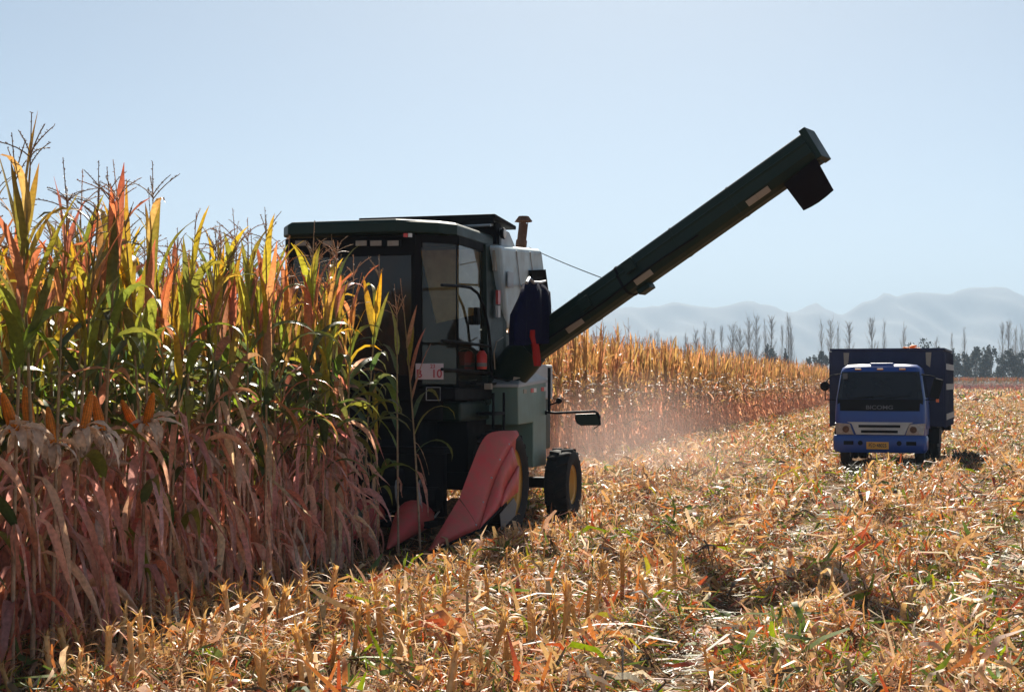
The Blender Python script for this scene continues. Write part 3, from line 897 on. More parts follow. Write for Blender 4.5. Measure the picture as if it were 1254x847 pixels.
def dark_tree(r, H, Wd, conical):
    tr, cr = MB(), Geo()
    tr.tube([(0, 0, -.2), (0, 0, H * .45), (0, 0, H * .9)], [.2, .13, .03], 6)
    for k in range(7):
        a = r.uniform(0, 6.28); z = H * r.uniform(.25, .6)
        tr.tube([(0, 0, z), (math.cos(a) * Wd * .6, math.sin(a) * Wd * .6, z + H * .2)], [.07, .02], 5)
    lob = [(r.normal(0, Wd * .45, 2), H * r.uniform(.16, .92), Wd * r.uniform(.3, .6)) for _ in range(16)]
    n = 1700
    for k in range(n):
        (lx, ly), lz, lr = lob[r.integers(len(lob))]
        q = r.normal(0, 1, 3); q /= np.linalg.norm(q)
        p = np.array([lx, ly, lz]) + q * lr * r.uniform(.3, 1.05) * (1, 1, 1.25)
        if conical: p[:2] *= max(.15, 1.35 - p[2] / H)
        a, b_ = r.normal(0, 1, 3), r.normal(0, 1, 3); a /= np.linalg.norm(a); b_ = np.cross(a, b_); b_ /= np.linalg.norm(b_)
        s_ = r.uniform(.12, .3)
        c = np.array((.014, .02, .014)) * r.uniform(.6, 1.6)
        cr.add([p - a * s_ - b_ * s_ * .5, p + a * s_ * .2 - b_ * s_ * .6, p + a * s_, p + b_ * s_ * .6], [[0, 1, 2, 3]], np.repeat([c], 4, 0))
    return tr, cr
dk_vars = []
for i in range(6):
    r = np.random.default_rng(600 + i)
    tr, cr = dark_tree(r, 8.0, 2.1, i % 2 == 0)
    t0_ = tr.build('trunk', M['twig']); me_t = t0_.data; bpy.data.objects.remove(t0_)
    dk_vars.append((me_t, cr.mesh('crown', M['needle'])))
YD = 325.0
darks = [(942, 424, 1), (950, 427, 1), (962, 430, .9), (998, 433, .8), (1008, 431, .9), (1135, 418, 1), (1148, 427, .9), (1160, 434, 1.2), (1168, 430, 1.1), (1181, 429, 1), (1195, 426, 1.2), (1205, 428, 1), (1214, 425, 1.1), (1229, 429, 1), (1240, 430, 1.2), (1251, 427, 1.1)]
DL = ['small dark bush-like tree left of the truck, leftmost of three', 'dark round tree in the clump below the tallest poplars', 'dark tree at the right end of the clump below the poplars', 'low dark tree touching the corn line left of the truck', 'low dark tree just beside the truck box',
      'dark tree top peeking over the right end of the truck box', 'dark tree top just right of the truck box corner', 'hazy dark broad tree next to the truck at right', 'dark tree second in the row right of the truck', 'dark upright tree third in the row right of the truck',
      'broad dark tree fourth in the row right of the truck', 'dark tree fifth in the row right of the truck', 'pointed dark tree, tallest of the row at right', 'dark tree after the pointed one near the right edge', 'broad dark tree second from the right edge', 'dark tree cut by the right edge of the photo']
for i, (px, py, k) in enumerate(darks):
    me_t, me_c = dk_vars[i % 6]
    b = at(px, 468, YD + rng.uniform(-8, 8)); Ht = at(px, py, b.y).z
    o = empty('dark_tree', (b.x, b.y, 0), rng.uniform(0, 6.28))
    s_ = Ht / 8.0; o.scale = (s_ * k, s_ * k, s_)
    tag(o, DL[i], 'tree', 'dark leafy trees behind the field')
    part('trunk', me_t, o); part('crown', me_c, o)
# low scrub between the far trees

# ================================================================== LETTERING
def text_mesh(body, size, mat, name, parent, mtx, extrude=.002, sx=1.0):
    cu = bpy.data.curves.new(name, 'FONT')
    cu.body, cu.size, cu.extrude = body, size, extrude
    cu.align_x, cu.align_y = 'CENTER', 'CENTER'
    cu.offset = size * .018
    tmp = bpy.data.objects.new(name, cu); COL.objects.link(tmp)
    bpy.context.view_layer.update()
    me = bpy.data.meshes.new_from_object(tmp.evaluated_get(bpy.context.evaluated_depsgraph_get()))
    bpy.data.objects.remove(tmp); bpy.data.curves.remove(cu)
    me.name = name
    me.transform(mtx @ Matrix.Diagonal((sx, 1, 1, 1)))
    me.materials.clear(); me.materials.append(mat)
    o = bpy.data.objects.new(name, me); COL.objects.link(o); o.parent = parent
    return o
FACE = Matrix(((1, 0, 0, 0), (0, 0, -1, 0), (0, 1, 0, 0), (0, 0, 0, 1)))   # text upright, facing local -Y

# ================================================================== HARVESTER
S0, T0 = -5.9, 16.3
rw = st(S0, T0)
HV = empty('combine_harvester', (rw.x, rw.y, 0), -ROW)
tag(HV, 'dark green corn harvester with red row dividers and raised unloading auger', 'harvester')
def sub(p): return Vector((p[0] - S0, p[1] - T0, p[2]))
def hb(mb, name, mat, parent=None, **k):
    return mb.build(name, mat, parent or HV, xf=sub, **k)
def S(px, py, s=None, t=None):
    return Vector(to_st(on_s(px, py, s) if s is not None else on_t(px, py, t)))

# chassis, feeder house, platform
mb = MB()
mb.box2((-6.75, 16.0, .62), (-5.0, 19.2, 1.62))
mb.box2((-6.5, 15.35, .55), (-5.35, 16.0, 1.3))
mb.hexa([(-6.4, 14.95, .3), (-5.4, 14.95, .3), (-5.4, 15.6, .55), (-6.4, 15.6, .55), (-6.4, 14.95, .75), (-5.4, 14.95, .75), (-5.4, 15.6, 1.3), (-6.4, 15.6, 1.3)])
hb(mb, 'chassis', M['black'], bevel=.02)
mb = MB(); mb.box2((-6.9, 15.3, 1.52), (-4.92, 17.0, 1.66)); mb.box2((-6.85, 15.36, 1.3), (-5.1, 15.44, 1.52)); mb.box2((-6.85, 15.34, 1.0), (-6.2, 15.4, 1.3))
hb(mb, 'operator_platform', M['black'], bevel=.015)
# body behind cab: dark green corner column and lower green cladding
mb = MB()
mb.add([S(595, 299, s=-4.96), S(613, 299, s=-4.96), S(621, 400, s=-4.9), S(618, 470, s=-4.9), S(600, 474, s=-4.96), S(597, 430, s=-4.96)], [(0, 1, 2, 3, 4, 5)])
mb.add([p + Vector((-.07, 0, 0)) for p in [S(595, 299, s=-4.96), S(613, 299, s=-4.96), S(621, 400, s=-4.9), S(618, 470, s=-4.9), S(600, 474, s=-4.96), S(597, 430, s=-4.96)]], [(5, 4, 3, 2, 1, 0)])
mb.f += [(i, (i + 1) % 6, 6 + (i + 1) % 6, 6 + i) for i in range(6)]; mb.mi += [0] * 6
hb(mb, 'rear_cab_column', M['green'], bevel=.008)
mb = MB()
mb.box2((-6.8, 16.95, 1.5), (-5.05, 19.1, 2.35)); mb.box2((-5.35, 16.6, 1.45), (-4.93, 17.6, 1.8))
mb.box2((-5.6, 15.62, 1.28), (-4.96, 16.8, 1.5))
hb(mb, 'side_cladding', M['green'], bevel=.03)
# grain tank with pale side panel
ta, tb = S(613, 300, s=-4.82), S(664, 305, s=-4.82)
tc2, td = S(677, 402, s=-4.82), S(621, 402, s=-4.9)
mb = MB()
q = [Vector((-6.85, td.y, td.z)), td, tc2, Vector((-6.85, tc2.y, tc2.z)), Vector((-6.85, ta.y, ta.z)), ta, tb, Vector((-6.85, tb.y, tb.z))]
mb.hexa(q)
tank = hb(mb, 'grain_tank', M['pale_panel'], bevel=.06, seg=3)
mb = MB()
for fa in (.35, .68):
    pa, pb = ta.lerp(tb, fa), td.lerp(tc2, fa)
    mb.tube([pa + Vector((.004, 0, -.05)), pb + Vector((.004, 0, 0))], .008, 5)
hb(mb, 'panel_seam', M['galv'], tank)
mb = MB()
g4 = [S(650, 331, s=-4.805), S(667, 330, s=-4.805), S(676, 396, s=-4.805), S(655, 396, s=-4.845)]
mb.add([p + Vector((0.012, 0, 0)) for p in g4] + [p + Vector((-.03, 0, 0)) for p in g4], [(0, 1, 2, 3), (7, 6, 5, 4), (0, 4, 5, 1), (1, 5, 6, 2), (2, 6, 7, 3), (3, 7, 4, 0)])
hb(mb, 'radiator_screen', M['black'], tank)
mb = MB()
for i in range(13):
    f = (i + .5) / 13
    mb.tube([g4[0].lerp(g4[1], f) + Vector((.016, 0, 0)), g4[3].lerp(g4[2], f) + Vector((.016, 0, 0))], .006, 4)
hb(mb, 'screen_bars', M['dark_inside'], tank)
mb = MB(); a_, b_ = S(621, 333, s=-4.82), S(628, 352, s=-4.83); mb.box((a_ + b_) / 2 + Vector((.006, 0, 0)), (.012, .24, .19)); hb(mb, 'vent_label', M['galv'], tank)
# tank extension and folded cover
mb = MB()
mb.box2((-6.7, 17.12, 3.3), (-4.98, 17.16, 3.62)); mb.box2((-6.7, 17.12, 3.3), (-6.66, 18.8, 3.62)); mb.box2((-6.7, 18.76, 3.3), (-4.98, 18.8, 3.42))
mb.prism([(17.12, 3.3), (17.12, 3.66), (17.3, 3.66), (17.75, 3.3)], -5.02, -4.98, lambda a, b, h: (h, a, b))
hb(mb, 'tank_extension', M['dark_inside'])
mb = MB(); mb.prism([(17.2, 3.36), (17.2, 3.6), (17.55, 3.58), (17.95, 3.36)], -4.965, -4.94, lambda a, b, h: (h, a, b)); hb(mb, 'side_gusset', M['galv'])
mb = MB(); mb.box((-5.8, 17.35, 3.69), (1.75, .95, .05), Matrix.Rotation(R(-3), 3, 'X')); mb.box2((-6.68, 16.86, 3.62), (-4.94, 16.9, 3.71)); hb(mb, 'tank_cover', M['dark_inside'], bevel=.01)
mb = MB(); mb.tube([(-6.6, 16.84, 3.575), (-4.97, 16.84, 3.6)], .018, 8); hb(mb, 'cover_rail', M['steel'])
# exhaust stack
p0, p1 = S(638, 302, s=-5.15), S(641, 275, s=-5.15)
mb = MB(); mb.tube([p0 + Vector((0, 0, -.15)), p0, p1], .062, 16); mb.tube([p0, p0.lerp(p1, .25)], .075, 16)
ex = hb(mb, 'exhaust_stack', M['rust'], smooth=True)
mb = MB(); c_ = S(641, 274, s=-5.15)
for k in range(5):
    a = k * 1.257; mb.tube([c_ + Vector((.06 * math.cos(a), .06 * math.sin(a), -.01)), c_ + Vector((.06 * math.cos(a), .06 * math.sin(a), .04))], .006, 5)
mb.lathe([(.001, .105), (.07, .1), (.125, .03), (.12, .025), (.001, .03)], c_, 'z', 8)
hb(mb, 'rain_cap', M['rust'], ex)
mb = MB(); c_ = S(617, 286, s=-4.9); mb.lathe([(.001, -.06), (.05, -.04), (.072, 0), (.066, .012), (.001, .02)], c_, 'x', 18); wl = hb(mb, 'work_lamp', M['black'], smooth=True)
mb = MB(); mb.lathe([(.06, .013), (.03, .024), (.001, .028)], c_, 'x', 18); hb(mb, 'lens', M['white'], wl, smooth=True)

# cab
cabz0, cabz1 = 1.66, 3.34
fl, fr, ch, rr_ = (-6.88, 15.3), (-5.36, 15.3), (-5.02, 15.66), (-5.02, 16.9)
cab = MB()
def post(a, b, r=.04): cab.tube([a, b], r, 4)
for (s_, t_), dt in ((fl, -.0), (fr, -.0)):
    post((s_, t_, cabz0), (s_, t_ - .02, cabz1), .055)
post((ch[0], ch[1], cabz0), (ch[0], ch[1], cabz1), .014)
post((rr_[0], rr_[1], cabz0), (rr_[0], rr_[1], cabz1), .05)
post((-6.88, 16.9, cabz0), (-6.88, 16.9, cabz1), .05)
cab.box2((-6.9, 15.24, 3.12), (-5.34, 15.34, 3.34)); cab.box2((-6.9, 15.24, 1.66), (-5.34, 15.33, 1.8))
cab.hexa([(fr[0], fr[1] - .04, 3.26), (ch[0] + .02, ch[1] - .03, 3.26), (ch[0] - .05, ch[1] + .03, 3.26), (fr[0] - .03, fr[1] + .04, 3.26), (fr[0], fr[1] - .04, 3.36), (ch[0] + .02, ch[1] - .03, 3.36), (ch[0] - .05, ch[1] + .03, 3.36), (fr[0] - .03, fr[1] + .04, 3.36)])
cab.box2((-5.06, 15.66, 3.26), (-4.99, 16.9, 3.36)); cab.box2((-5.06, 15.66, 1.66), (-4.99, 16.9, 1.74))
cab.box2((-6.86, 16.86, 1.66), (-5.06, 16.9, 2.3)); cab.box2((-6.86, 16.86, 3.2), (-5.06, 16.9, 3.34))
cabo = hb(cab, 'cab', M['dark_inside'], bevel=.012)
def pane(mb, p, th):
    p = [Vector(q) for q in p]; n = (p[1] - p[0]).cross(p[3] - p[0]).normalized() * th
    mb.hexa(p + [q + n for q in p]); return mb
hb(pane(MB(), [(-6.82, 15.28, 1.8), (-5.42, 15.28, 1.8), (-5.42, 15.27, 3.12), (-6.82, 15.27, 3.12)], .006), 'windscreen', M['glass_dark'], cabo)
hb(pane(MB(), [(fr[0] + .05, fr[1] + .03, 1.7), (ch[0], ch[1] - .02, 1.7), (ch[0], ch[1] - .02, 3.27), (fr[0] + .05, fr[1] + .03, 3.27)], .006), 'corner_window', M['glass_side'], cabo)
door = hb(pane(MB(), [(-5.01, 15.69, 1.74), (-5.01, 16.85, 1.74), (-5.01, 16.85, 3.26), (-5.01, 15.69, 3.26)], .006), 'door_window', M['glass_side'], cabo)
mb = MB(); mb.prism([(-6.85, 1.7), (-5.06, 1.7), (-5.06, 2.53), (-5.6, 2.42), (-5.8, 3.3), (-6.85, 3.3)], 16.66, 16.69, lambda a, b, h: (a, h, b)); hb(mb, 'rear_bulkhead', M['dark_inside'], cabo)
mb = MB(); mb.prism([(-5.598, 2.423), (-5.06, 2.533), (-5.06, 3.3), (-5.798, 3.3)], 16.664, 16.688, lambda a, b, h: (a, h, b)); hb(mb, 'reflection_panel', M['dusty'], cabo)  # bright reflection in the side glass, put in as a cream panel behind it
hb(pane(MB(), [(-6.88, 16.85, 1.74), (-6.88, 15.36, 1.74), (-6.88, 15.36, 3.26), (-6.88, 16.85, 3.26)], .006), 'left_window', M['glass_side'], cabo)
# rounded roof with chamfered corners
def roof_ring(z, e):
    return [(-6.96 + e, 15.3 + .0 + e, z), (-6.8 + e, 15.06 + e, z), (-5.52 - e * .5, 15.06 + e, z), (-5.13 - e, 15.36 + e, z), (-5.0 - e, 15.62 + e, z), (-5.0 - e, 17.05 - e, z), (-6.96 + e, 17.05 - e, z)]
mb = MB(); mb.rings([roof_ring(3.35, .05), roof_ring(3.36, 0), roof_ring(3.47, .0), roof_ring(3.505, .035)])
roof = hb(mb, 'cab_roof', M['green'], cabo, bevel=.012)
for i, px in enumerate((369, 403, 443, 461, 482)):
    c_ = S(px, 298, t=15.2)
    mb = MB(); mb.box(c_ + Vector((0, .02, 0)), (.16, .07, .085)); wl = hb(mb, 'work_light', M['black'], cabo, bevel=.008)
    mb = MB(); mb.box(c_ + Vector((0, -.018, 0)), (.13, .01, .058)); hb(mb, 'lens', M['lamp_glass'], wl, bevel=.003)
for px in (499, 514):
    c_ = S(px, 288, t=15.13 + (px - 499) * .011)
    mb = MB(); mb.box(c_ + Vector((-.024, 0, 0)), (.048, .01, .042), Matrix.Rotation(R(38), 3, 'Z')); rf = hb(mb, 'reflector', M['red_sign'], cabo)
    mb = MB(); mb.box(c_ + Vector((.02, .03, .002)), (.045, .01, .042), Matrix.Rotation(R(38), 3, 'Z')); hb(mb, 'pale_half', M['white'], rf)
# cab interior
mb = MB(); mb.box2((-6.35, 16.2, 1.8), (-5.8, 16.65, 2.1)); mb.box((-6.08, 16.66, 2.45), (.5, .12, .75), Matrix.Rotation(R(-8), 3, 'X')); hb(mb, 'driver_seat', M['dark_inside'], cabo, bevel=.05)
mb = MB(); mb.tube([(-6.08, 15.6, 1.66), (-6.08, 15.78, 2.3)], .035, 8)
mb.tube([(-6.08 + .19 * math.cos(k * .2618), 15.78 + .1 * math.sin(k * .2618), 2.32 + .16 * math.sin(k * .2618)) for k in range(25)], .016, 6, cap=False)
hb(mb, 'steering_wheel', M['black'], cabo, smooth=True)
# handrails round the door
mb = MB()
def hr(pts, r=.017): mb.tube([S(x, y, s=-4.88) for x, y in pts], r, 8)
hr([(541, 349), (562, 350), (576, 352), (585, 359), (592, 374), (598, 400), (601, 430), (602, 462)])
hr([(541, 417), (570, 420), (601, 424)]); hr([(541, 452), (570, 454), (602, 457)])
hb(mb, 'handrail', M['black'], smooth=True)
mb = MB(); mb.box(S(584, 387, s=-4.97), (.05, .11, .2)); hb(mb, 'door_handle', M['black'], cabo, bevel=.01)
mb = MB()
for i in range(4):
    mb.box((-4.82, 16.35, .55 + i * .27), (.22, .42, .035))
mb.tube([(-4.73, 16.13, .45), (-4.73, 16.13, 1.6)], .016, 6); mb.tube([(-4.73, 16.57, .5), (-4.73, 16.57, 1.6)], .016, 6)
hb(mb, 'step_ladder', M['black'])
# column reflectors
mb = MB(); a_, b_ = S(606, 355, s=-4.93), S(610, 373, s=-4.93); mb.box((a_ + b_) / 2 + Vector((.02, 0, 0)), (.03, .1, abs(a_.z - b_.z))); rf = hb(mb, 'red_reflector', M['red_sign'])
mb = MB(); a_, b_ = S(606, 373.5, s=-4.93), S(610, 389, s=-4.93); mb.box((a_ + b_) / 2 + Vector((.02, 0, 0)), (.03, .1, abs(a_.z - b_.z) - .004)); hb(mb, 'pale_half', M['white'], rf)
mb = MB(); a_, b_ = S(603, 300, s=-4.93), S(606, 332, s=-4.93); mb.box((a_ + b_) / 2 + Vector((.015, 0, 0)), (.03, .1, abs(a_.z - b_.z))); hb(mb, 'pale_strip', M['beige'])
mb = MB(); mb.box(S(598, 473, s=-4.8), (.09, .05, .07)); hb(mb, 'marker_lamp', M['beige'], bevel=.008)
# fleet plate
a_, b_ = S(509, 445, t=15.2), S(543, 464.5, t=15.2)
pc = (a_ + b_) / 2
mb = MB(); mb.box(pc, (b_.x - a_.x, .012, a_.z - b_.z)); npl = hb(mb, 'number_plate', M['plate_pink'], bevel=.004)
lp = sub(pc)
for tx, dx, dz, sz in (('B', -.118, -.028, .125), ('10', .085, -.028, .125), ('23', .04, .055, .06)):
    text_mesh(tx, sz, M['plate_red'], 'lettering', npl, Matrix.Translation((lp.x + dx, lp.y - .007, lp.z + dz)) @ FACE, .001)
mb = MB(); c_ = S(531, 482, t=15.28); mb.box(c_, (.17, .015, .15)); hb(mb, 'front_hatch', M['dark_inside'], bevel=.02)
mb = MB()
mb.tube([c_ + Vector((dx, -.012, dz)) for dx, dz in ((-.08, -.07), (.08, -.07), (.08, .07), (-.08, .07), (-.08, -.07))], .006, 6); hb(mb, 'hatch_trim', M['galv'])

# auger
AB, AT = at(648, 429, 17.45), at(1002, 178, 15.55)
AB, AT = Vector(to_st(AB)), Vector(to_st(AT))
ax = (AT - AB).normalized(); L_ = (AT - AB).length
up = (Vector((0, 0, 1)) - ax * ax.z).normalized(); fw = ax.cross(up)
if fw.y > 0: fw = -fw                         # towards the camera
def au(a, u, f): return AB + ax * a + up * u + fw * f
sect = [(-.18, .06), (-.155, .14), (-.075, .18), (.03, .18), (.06, .19), (.065, .15), (.155, .14), (.18, .11), (.18, -.11), (.155, -.14), (-.075, -.18), (-.155, -.14), (-.18, -.06)]
mb = MB(); mb.rings([[au(a, u, f) for u, f in sect] for a in (-.1, L_ * .33, L_ * .34, L_ - .05)])
aug = hb(mb, 'unloading_auger', M['green'], bevel=.01)
mb = MB(); mb.rings([[au(a, u * k, f * k) for u, f in ((-.165, .15), (.21, .15), (.21, -.15), (-.165, -.15))] for a, k in ((L_ - .07, 1), (L_ + .01, 1))])
hb(mb, 'end_flange', M['green'], aug, bevel=.008)
mb = MB(); mb.rings([[au(a, u * 1.03, f * 1.03) for u, f in sect[:]] for a in (L_ * .36, L_ * .36 + .03)])
hb(mb, 'joint_band', M['black'], aug)
for k, u0 in ((.95, 0), (2.3, 0), (3.1, 0)):
    mb = MB(); mb.rings([[au(a, u * 1.02, f * 1.02) for u, f in sect] for a in (k, k + .02)]); hb(mb, 'stiffener_ring', M['green'], aug)
mb = MB(); mb.tube([au(a, -.1 + .012 * math.sin(a * 4), .205) for a in np.linspace(.2, 2.6, 25)], .011, 6); hb(mb, 'hydraulic_line', M['black'], aug, smooth=True)
for px, py, w_ in ((686, 418, .24), (789, 345, .24), (957, 228, .16), (941, 237, .13)):
    # reflective strips along the near flank
    k = ((Vector(to_st(at(px, py, 16.4))) - AB).dot(ax))
    mb = MB(); d_ = .16 if px > 900 else .178
    pts = [au(k + e * w_ / 2, u, f) for e, u, f in ((-1, -.165, .166), (1, -.165, .166), (1, -.105, .193), (-1, -.105, .193))]
    mb.add(pts + [p - fw * .012 for p in pts], [(0, 1, 2, 3), (7, 6, 5, 4), (0, 4, 5, 1), (1, 5, 6, 2), (2, 6, 7, 3), (3, 7, 4, 0)])
    hb(mb, 'reflective_strip', M['beige'], aug)
mb = MB()
for k, u in ((1.02, .0), (1.72, .06)):
    mb = MB(); c_ = [au(k + a, u + b, .195 + f) for a, b, f in ((-.07, -.07, 0), (.07, -.07, 0), (.07, .07, 0), (-.07, .07, 0))]
    mb.hexa(c_ + [p + fw * .05 for p in c_]); hb(mb, 'hinge_bracket', M['green'], aug, bevel=.006)
mb2 = MB(); c_ = [au(1.68 + a, -.2 + b, f) for a, b, f in ((-.08, -.04, -.08), (.08, -.04, -.08), (.08, -.04, .08), (-.08, -.04, .08))]
mb2.hexa(c_ + [p + up * .06 for p in c_]); hb(mb2, 'latch', M['green'], aug, bevel=.006)
# rubber spout at the tip
SPA = Vector((0, 0, 0))
yt = 15.62
ring0 = [(960, 226), (999, 193)]; ring1 = [(984, 258), (1021, 233)]
fr0 = [Vector(to_st(at(x, y, yt - .2))) for x, y in ring0] + [Vector(to_st(at(x, y, yt + .2))) for x, y in ring0[::-1]]
rings_ = []
for f in (0, .35, .7, 1):
    rr = []
    for dy in (-.21, .21):
        a_ = [Vector((ring0[0][0] + (ring1[0][0] - ring0[0][0]) * f, ring0[0][1] + (ring1[0][1] - ring0[0][1]) * f)), Vector((ring0[1][0] + (ring1[1][0] - ring0[1][0]) * f, ring0[1][1] + (ring1[1][1] - ring0[1][1]) * f))]
        row = []
        for e in (0, .25, .5, .75, 1):
            p = a_[0].lerp(a_[1], e)
            bow = (2.6 * math.sin(e * math.pi) * f if f == 1 else 0) * (1 if e < .8 else .4)
            wob = .02 * math.sin(e * 9 + f * 4) * f
            row.append(Vector(to_st(at(p.x, p.y + bow, yt + dy + wob))))
        rr += row if dy < 0 else row[::-1]
    rings_.append(rr)
mb = MB(); mb.rings(rings_, cap=False); sp_ = hb(mb, 'rubber_spout', M['flap'], aug, smooth=True)
sm = sp_.modifiers.new('thickness', 'SOLIDIFY'); sm.thickness = .012
# elbow at the auger foot
mb = MB()
E0, E1, E2 = AB + ax * .05, AB + Vector((-.12, .02, -.12)), S(628, 452, t=17.1)
mb.tube([E2 + Vector((-.35, 0, -.12)), E2 + Vector((-.05, 0, -.06)), E1, E0], [.2, .235, .235, .21], 18)
hb(mb, 'auger_elbow', M['green'], smooth=True)
mb = MB(); mb.tube([S(603, 462, s=-4.86), S(628, 467, s=-4.7), S(645, 459, s=-4.62), S(662, 447, s=-4.6)], .014, 6); hb(mb, 'hydraulic_hose', M['black'], smooth=True)
mb = MB(); mb.tube([S(606, 452, s=-4.84), S(605, 432, s=-4.84), S(608, 418, s=-4.84), S(616, 413, s=-4.84)], .008, 6); hb(mb, 'grab_wire', M['beige'], smooth=True)
pb_ = S(630, 440, t=16.72)
mb = MB(); mb.add([S(633, 458, t=16.7), S(626, 466, t=16.7), S(640, 424, t=16.7), S(646, 422, t=16.7)], []); pp_ = [S(628, 466, t=16.76), S(637, 463, t=16.78), S(647, 424, t=16.84), S(640, 424, t=16.82)]
mb = MB(); mb.hexa(pp_ + [p + Vector((.0, -.012, 0)) for p in pp_]); hb(mb, 'elbow_strip', M['beige'])
# stay cable from the tank to the auger
mb = MB(); ca, cb_ = S(648, 303, s=-5.1), au(1.28, .19, 0)
mb.tube([ca.lerp(cb_, f) - Vector((0, 0, .012 * math.sin(math.pi * f))) for f in np.linspace(0, 1, 9)], .006, 5); hb(mb, 'stay_cable', M['black'])

# lower side box and its pale chute
poly = [(634, 470), (668.5, 464), (669, 569), (653, 572), (653, 517), (635, 520)]
mb = MB(); n_ = 6
P_ = [S(x, y, s=-4.6) for x, y in poly]
mb.add(P_ + [p + Vector((-.6, 0, 0)) for p in P_], [tuple(range(6)), tuple(range(6, 12))[::-1]] + [(i, (i + 1) % 6, 6 + (i + 1) % 6, 6 + i) for i in range(6)])
sb = hb(mb, 'side_shield', M['green_lower'], bevel=.012)
mb = MB(); a_ = P_[0]; b_ = P_[1]
tp = (a_ + b_) / 2 + Vector((-.18, 0, .17))
base_ = [a_ + Vector((.02, -.03, .0)), b_ + Vector((.02, .02, .0)), b_ + Vector((-.42, .02, 0)), a_ + Vector((-.42, -.03, 0))]
mb.hexa([q - Vector((0, 0, .04)) for q in base_] + base_); mb.hexa(base_ + [tp + Vector((.07, -.07, 0)), tp + Vector((.07, .07, 0)), tp + Vector((-.07, .07, 0)), tp + Vector((-.07, -.07, 0))])
hb(mb, 'chute_cap', M['galv'], sb, bevel=.006)
mb = MB(); mb.box2((tp.x - .04, tp.y - .04, tp.z), (tp.x + .04, tp.y + .04, tp.z + .35)); hb(mb, 'drive_shaft', M['black'])
for px, m_ in ((643, 'beige'), (652, 'red_sign'), (655, 'white'), (664.5, 'red_sign'), (667.5, 'white')):
    mb = MB(); mb.box(S(px, 479 - (px - 643) * .12, s=-4.597) , (.008, .13, .05)); hb(mb, 'reflector', M[m_], sb)
mb = MB(); mb.box2((-5.2, 17.6, 1.5), (-4.72, 18.9, 1.95)); hb(mb, 'engine_bay', M['galv'], bevel=.02)
mb = MB(); mb.box2((-6.4, 18.9, .8), (-5.0, 19.9, 1.7)); hb(mb, 'straw_hood', M['green'], bevel=.03)
# rear marker boom
YM = 18.6
mb = MB(); q = lambda x, y: Vector(to_st(at(x, y, YM)))
mb.tube([q(672.5, 450), q(672.5, 506)], .02, 8); mb.tube([q(668, 504), q(680, 505.5), q(728, 503.5), q(732, 506), q(734, 512)], .016, 8)
mb.tube([q(672.5, 496), q(683, 492)], .012, 6); mb.tube([q(734, 512), q(734.5, 520), q(727, 525)], .006, 5); mb.tube([q(655, 506), q(670, 505)], .03, 6)
boom = hb(mb, 'mirror_boom', M['black'], smooth=True)
mb = MB(); c_ = q(684.5, 490.5); mb.lathe([(.001, -.02), (.035, -.02), (.04, 0), (.035, .015), (.001, .02)], c_, 'y', 16); hb(mb, 'round_mirror', M['black'], boom, smooth=True)
mb = MB(); pts = [(704, 507), (732, 506), (734.5, 509), (735, 520.5), (711, 521), (706, 518), (704, 513)]
mb.add([q(x, y) for x, y in pts] + [q(x, y) + Vector((.0, .06, 0)) for x, y in pts], [tuple(range(7)), tuple(range(7, 14))[::-1]] + [(i, (i + 1) % 7, 7 + (i + 1) % 7, 7 + i) for i in range(7)])
hb(mb, 'marker_lamp', M['green'], boom, bevel=.006)

# wheels
def wheel(c, r, w, rim_r, lugs, name='wheel'):
    """c: centre (s,t,z)"""
    rim = MB()
    rim.lathe([(.001, w * .18), (rim_r * .2, w * .18), (rim_r * .25, w * .12), (rim_r * .72, w * .1), (rim_r * .82, w * .3), (rim_r, w * .34), (rim_r * 1.03, w * .4), (rim_r, -w * .4), (rim_r * .7, -w * .1), (.001, -w * .1)], c, 'x', 36)
    for k in range(6):
        a = k * 1.047; rim.lathe([(.018, w * .1), (.018, w * .17), (.001, w * .18)], Vector(c) + Vector((0, math.cos(a) * rim_r * .45, math.sin(a) * rim_r * .45)), 'x', 6)
    ro = hb(rim, name, M['yellow'], smooth=True)
    ty = MB()
    ty.lathe([(rim_r * .98, w * .38), (rim_r * 1.15, w * .47), (r * .82, w * .5), (r * .93, w * .44), (r * .96, w * .25), (r * .965, 0), (r * .96, -w * .25), (r * .93, -w * .44), (r * .82, -w * .5), (rim_r * 1.15, -w * .47), (rim_r * .98, -w * .38)], c, 'x', 48)
    for k in range(lugs):
        for sd in (-1, 1):
            a = 2 * math.pi * (k + .25 * sd) / lugs
            rot = Matrix.Rotation(-a, 3, 'X')
            lug = [(sd * w * .02, -.03, r * .94), (sd * w * .46, .035, r * .91), (sd * w * .46, .075, r * .91), (sd * w * .02, .02, r * .94),
                   (sd * w * .02, -.02, r * 1.0), (sd * w * .45, .04, r * .975), (sd * w * .45, .068, r * .975), (sd * w * .02, .01, r * 1.0)]
            ty.hexa([rot @ Vector(p) + Vector(c) for p in lug])
    hb(ty, 'tyre', M['rubber'], ro, smooth=True)
    return ro
wf = S(634, 596, t=16.05)
wheel((wf.x - .2, 16.05, .585), .6, .4, .39, 20)
wheel((-7.25, 16.05, .585), .6, .4, .34, 20)
wr = S(704, 598, t=17.95)
wheel((wr.x - .15, 17.95, .445), .455, .31, .25, 18)
wheel((-7.0, 17.95, .445), .455, .31, .25, 18)
mb = MB(); mb.box2((-7.0, 17.87, .4), (wr.x - .2, 18.03, .53)); mb.box2((-6.9, 15.95, .5), (wf.x - .3, 16.15, .7)); hb(mb, 'axle', M['black'], bevel=.015)

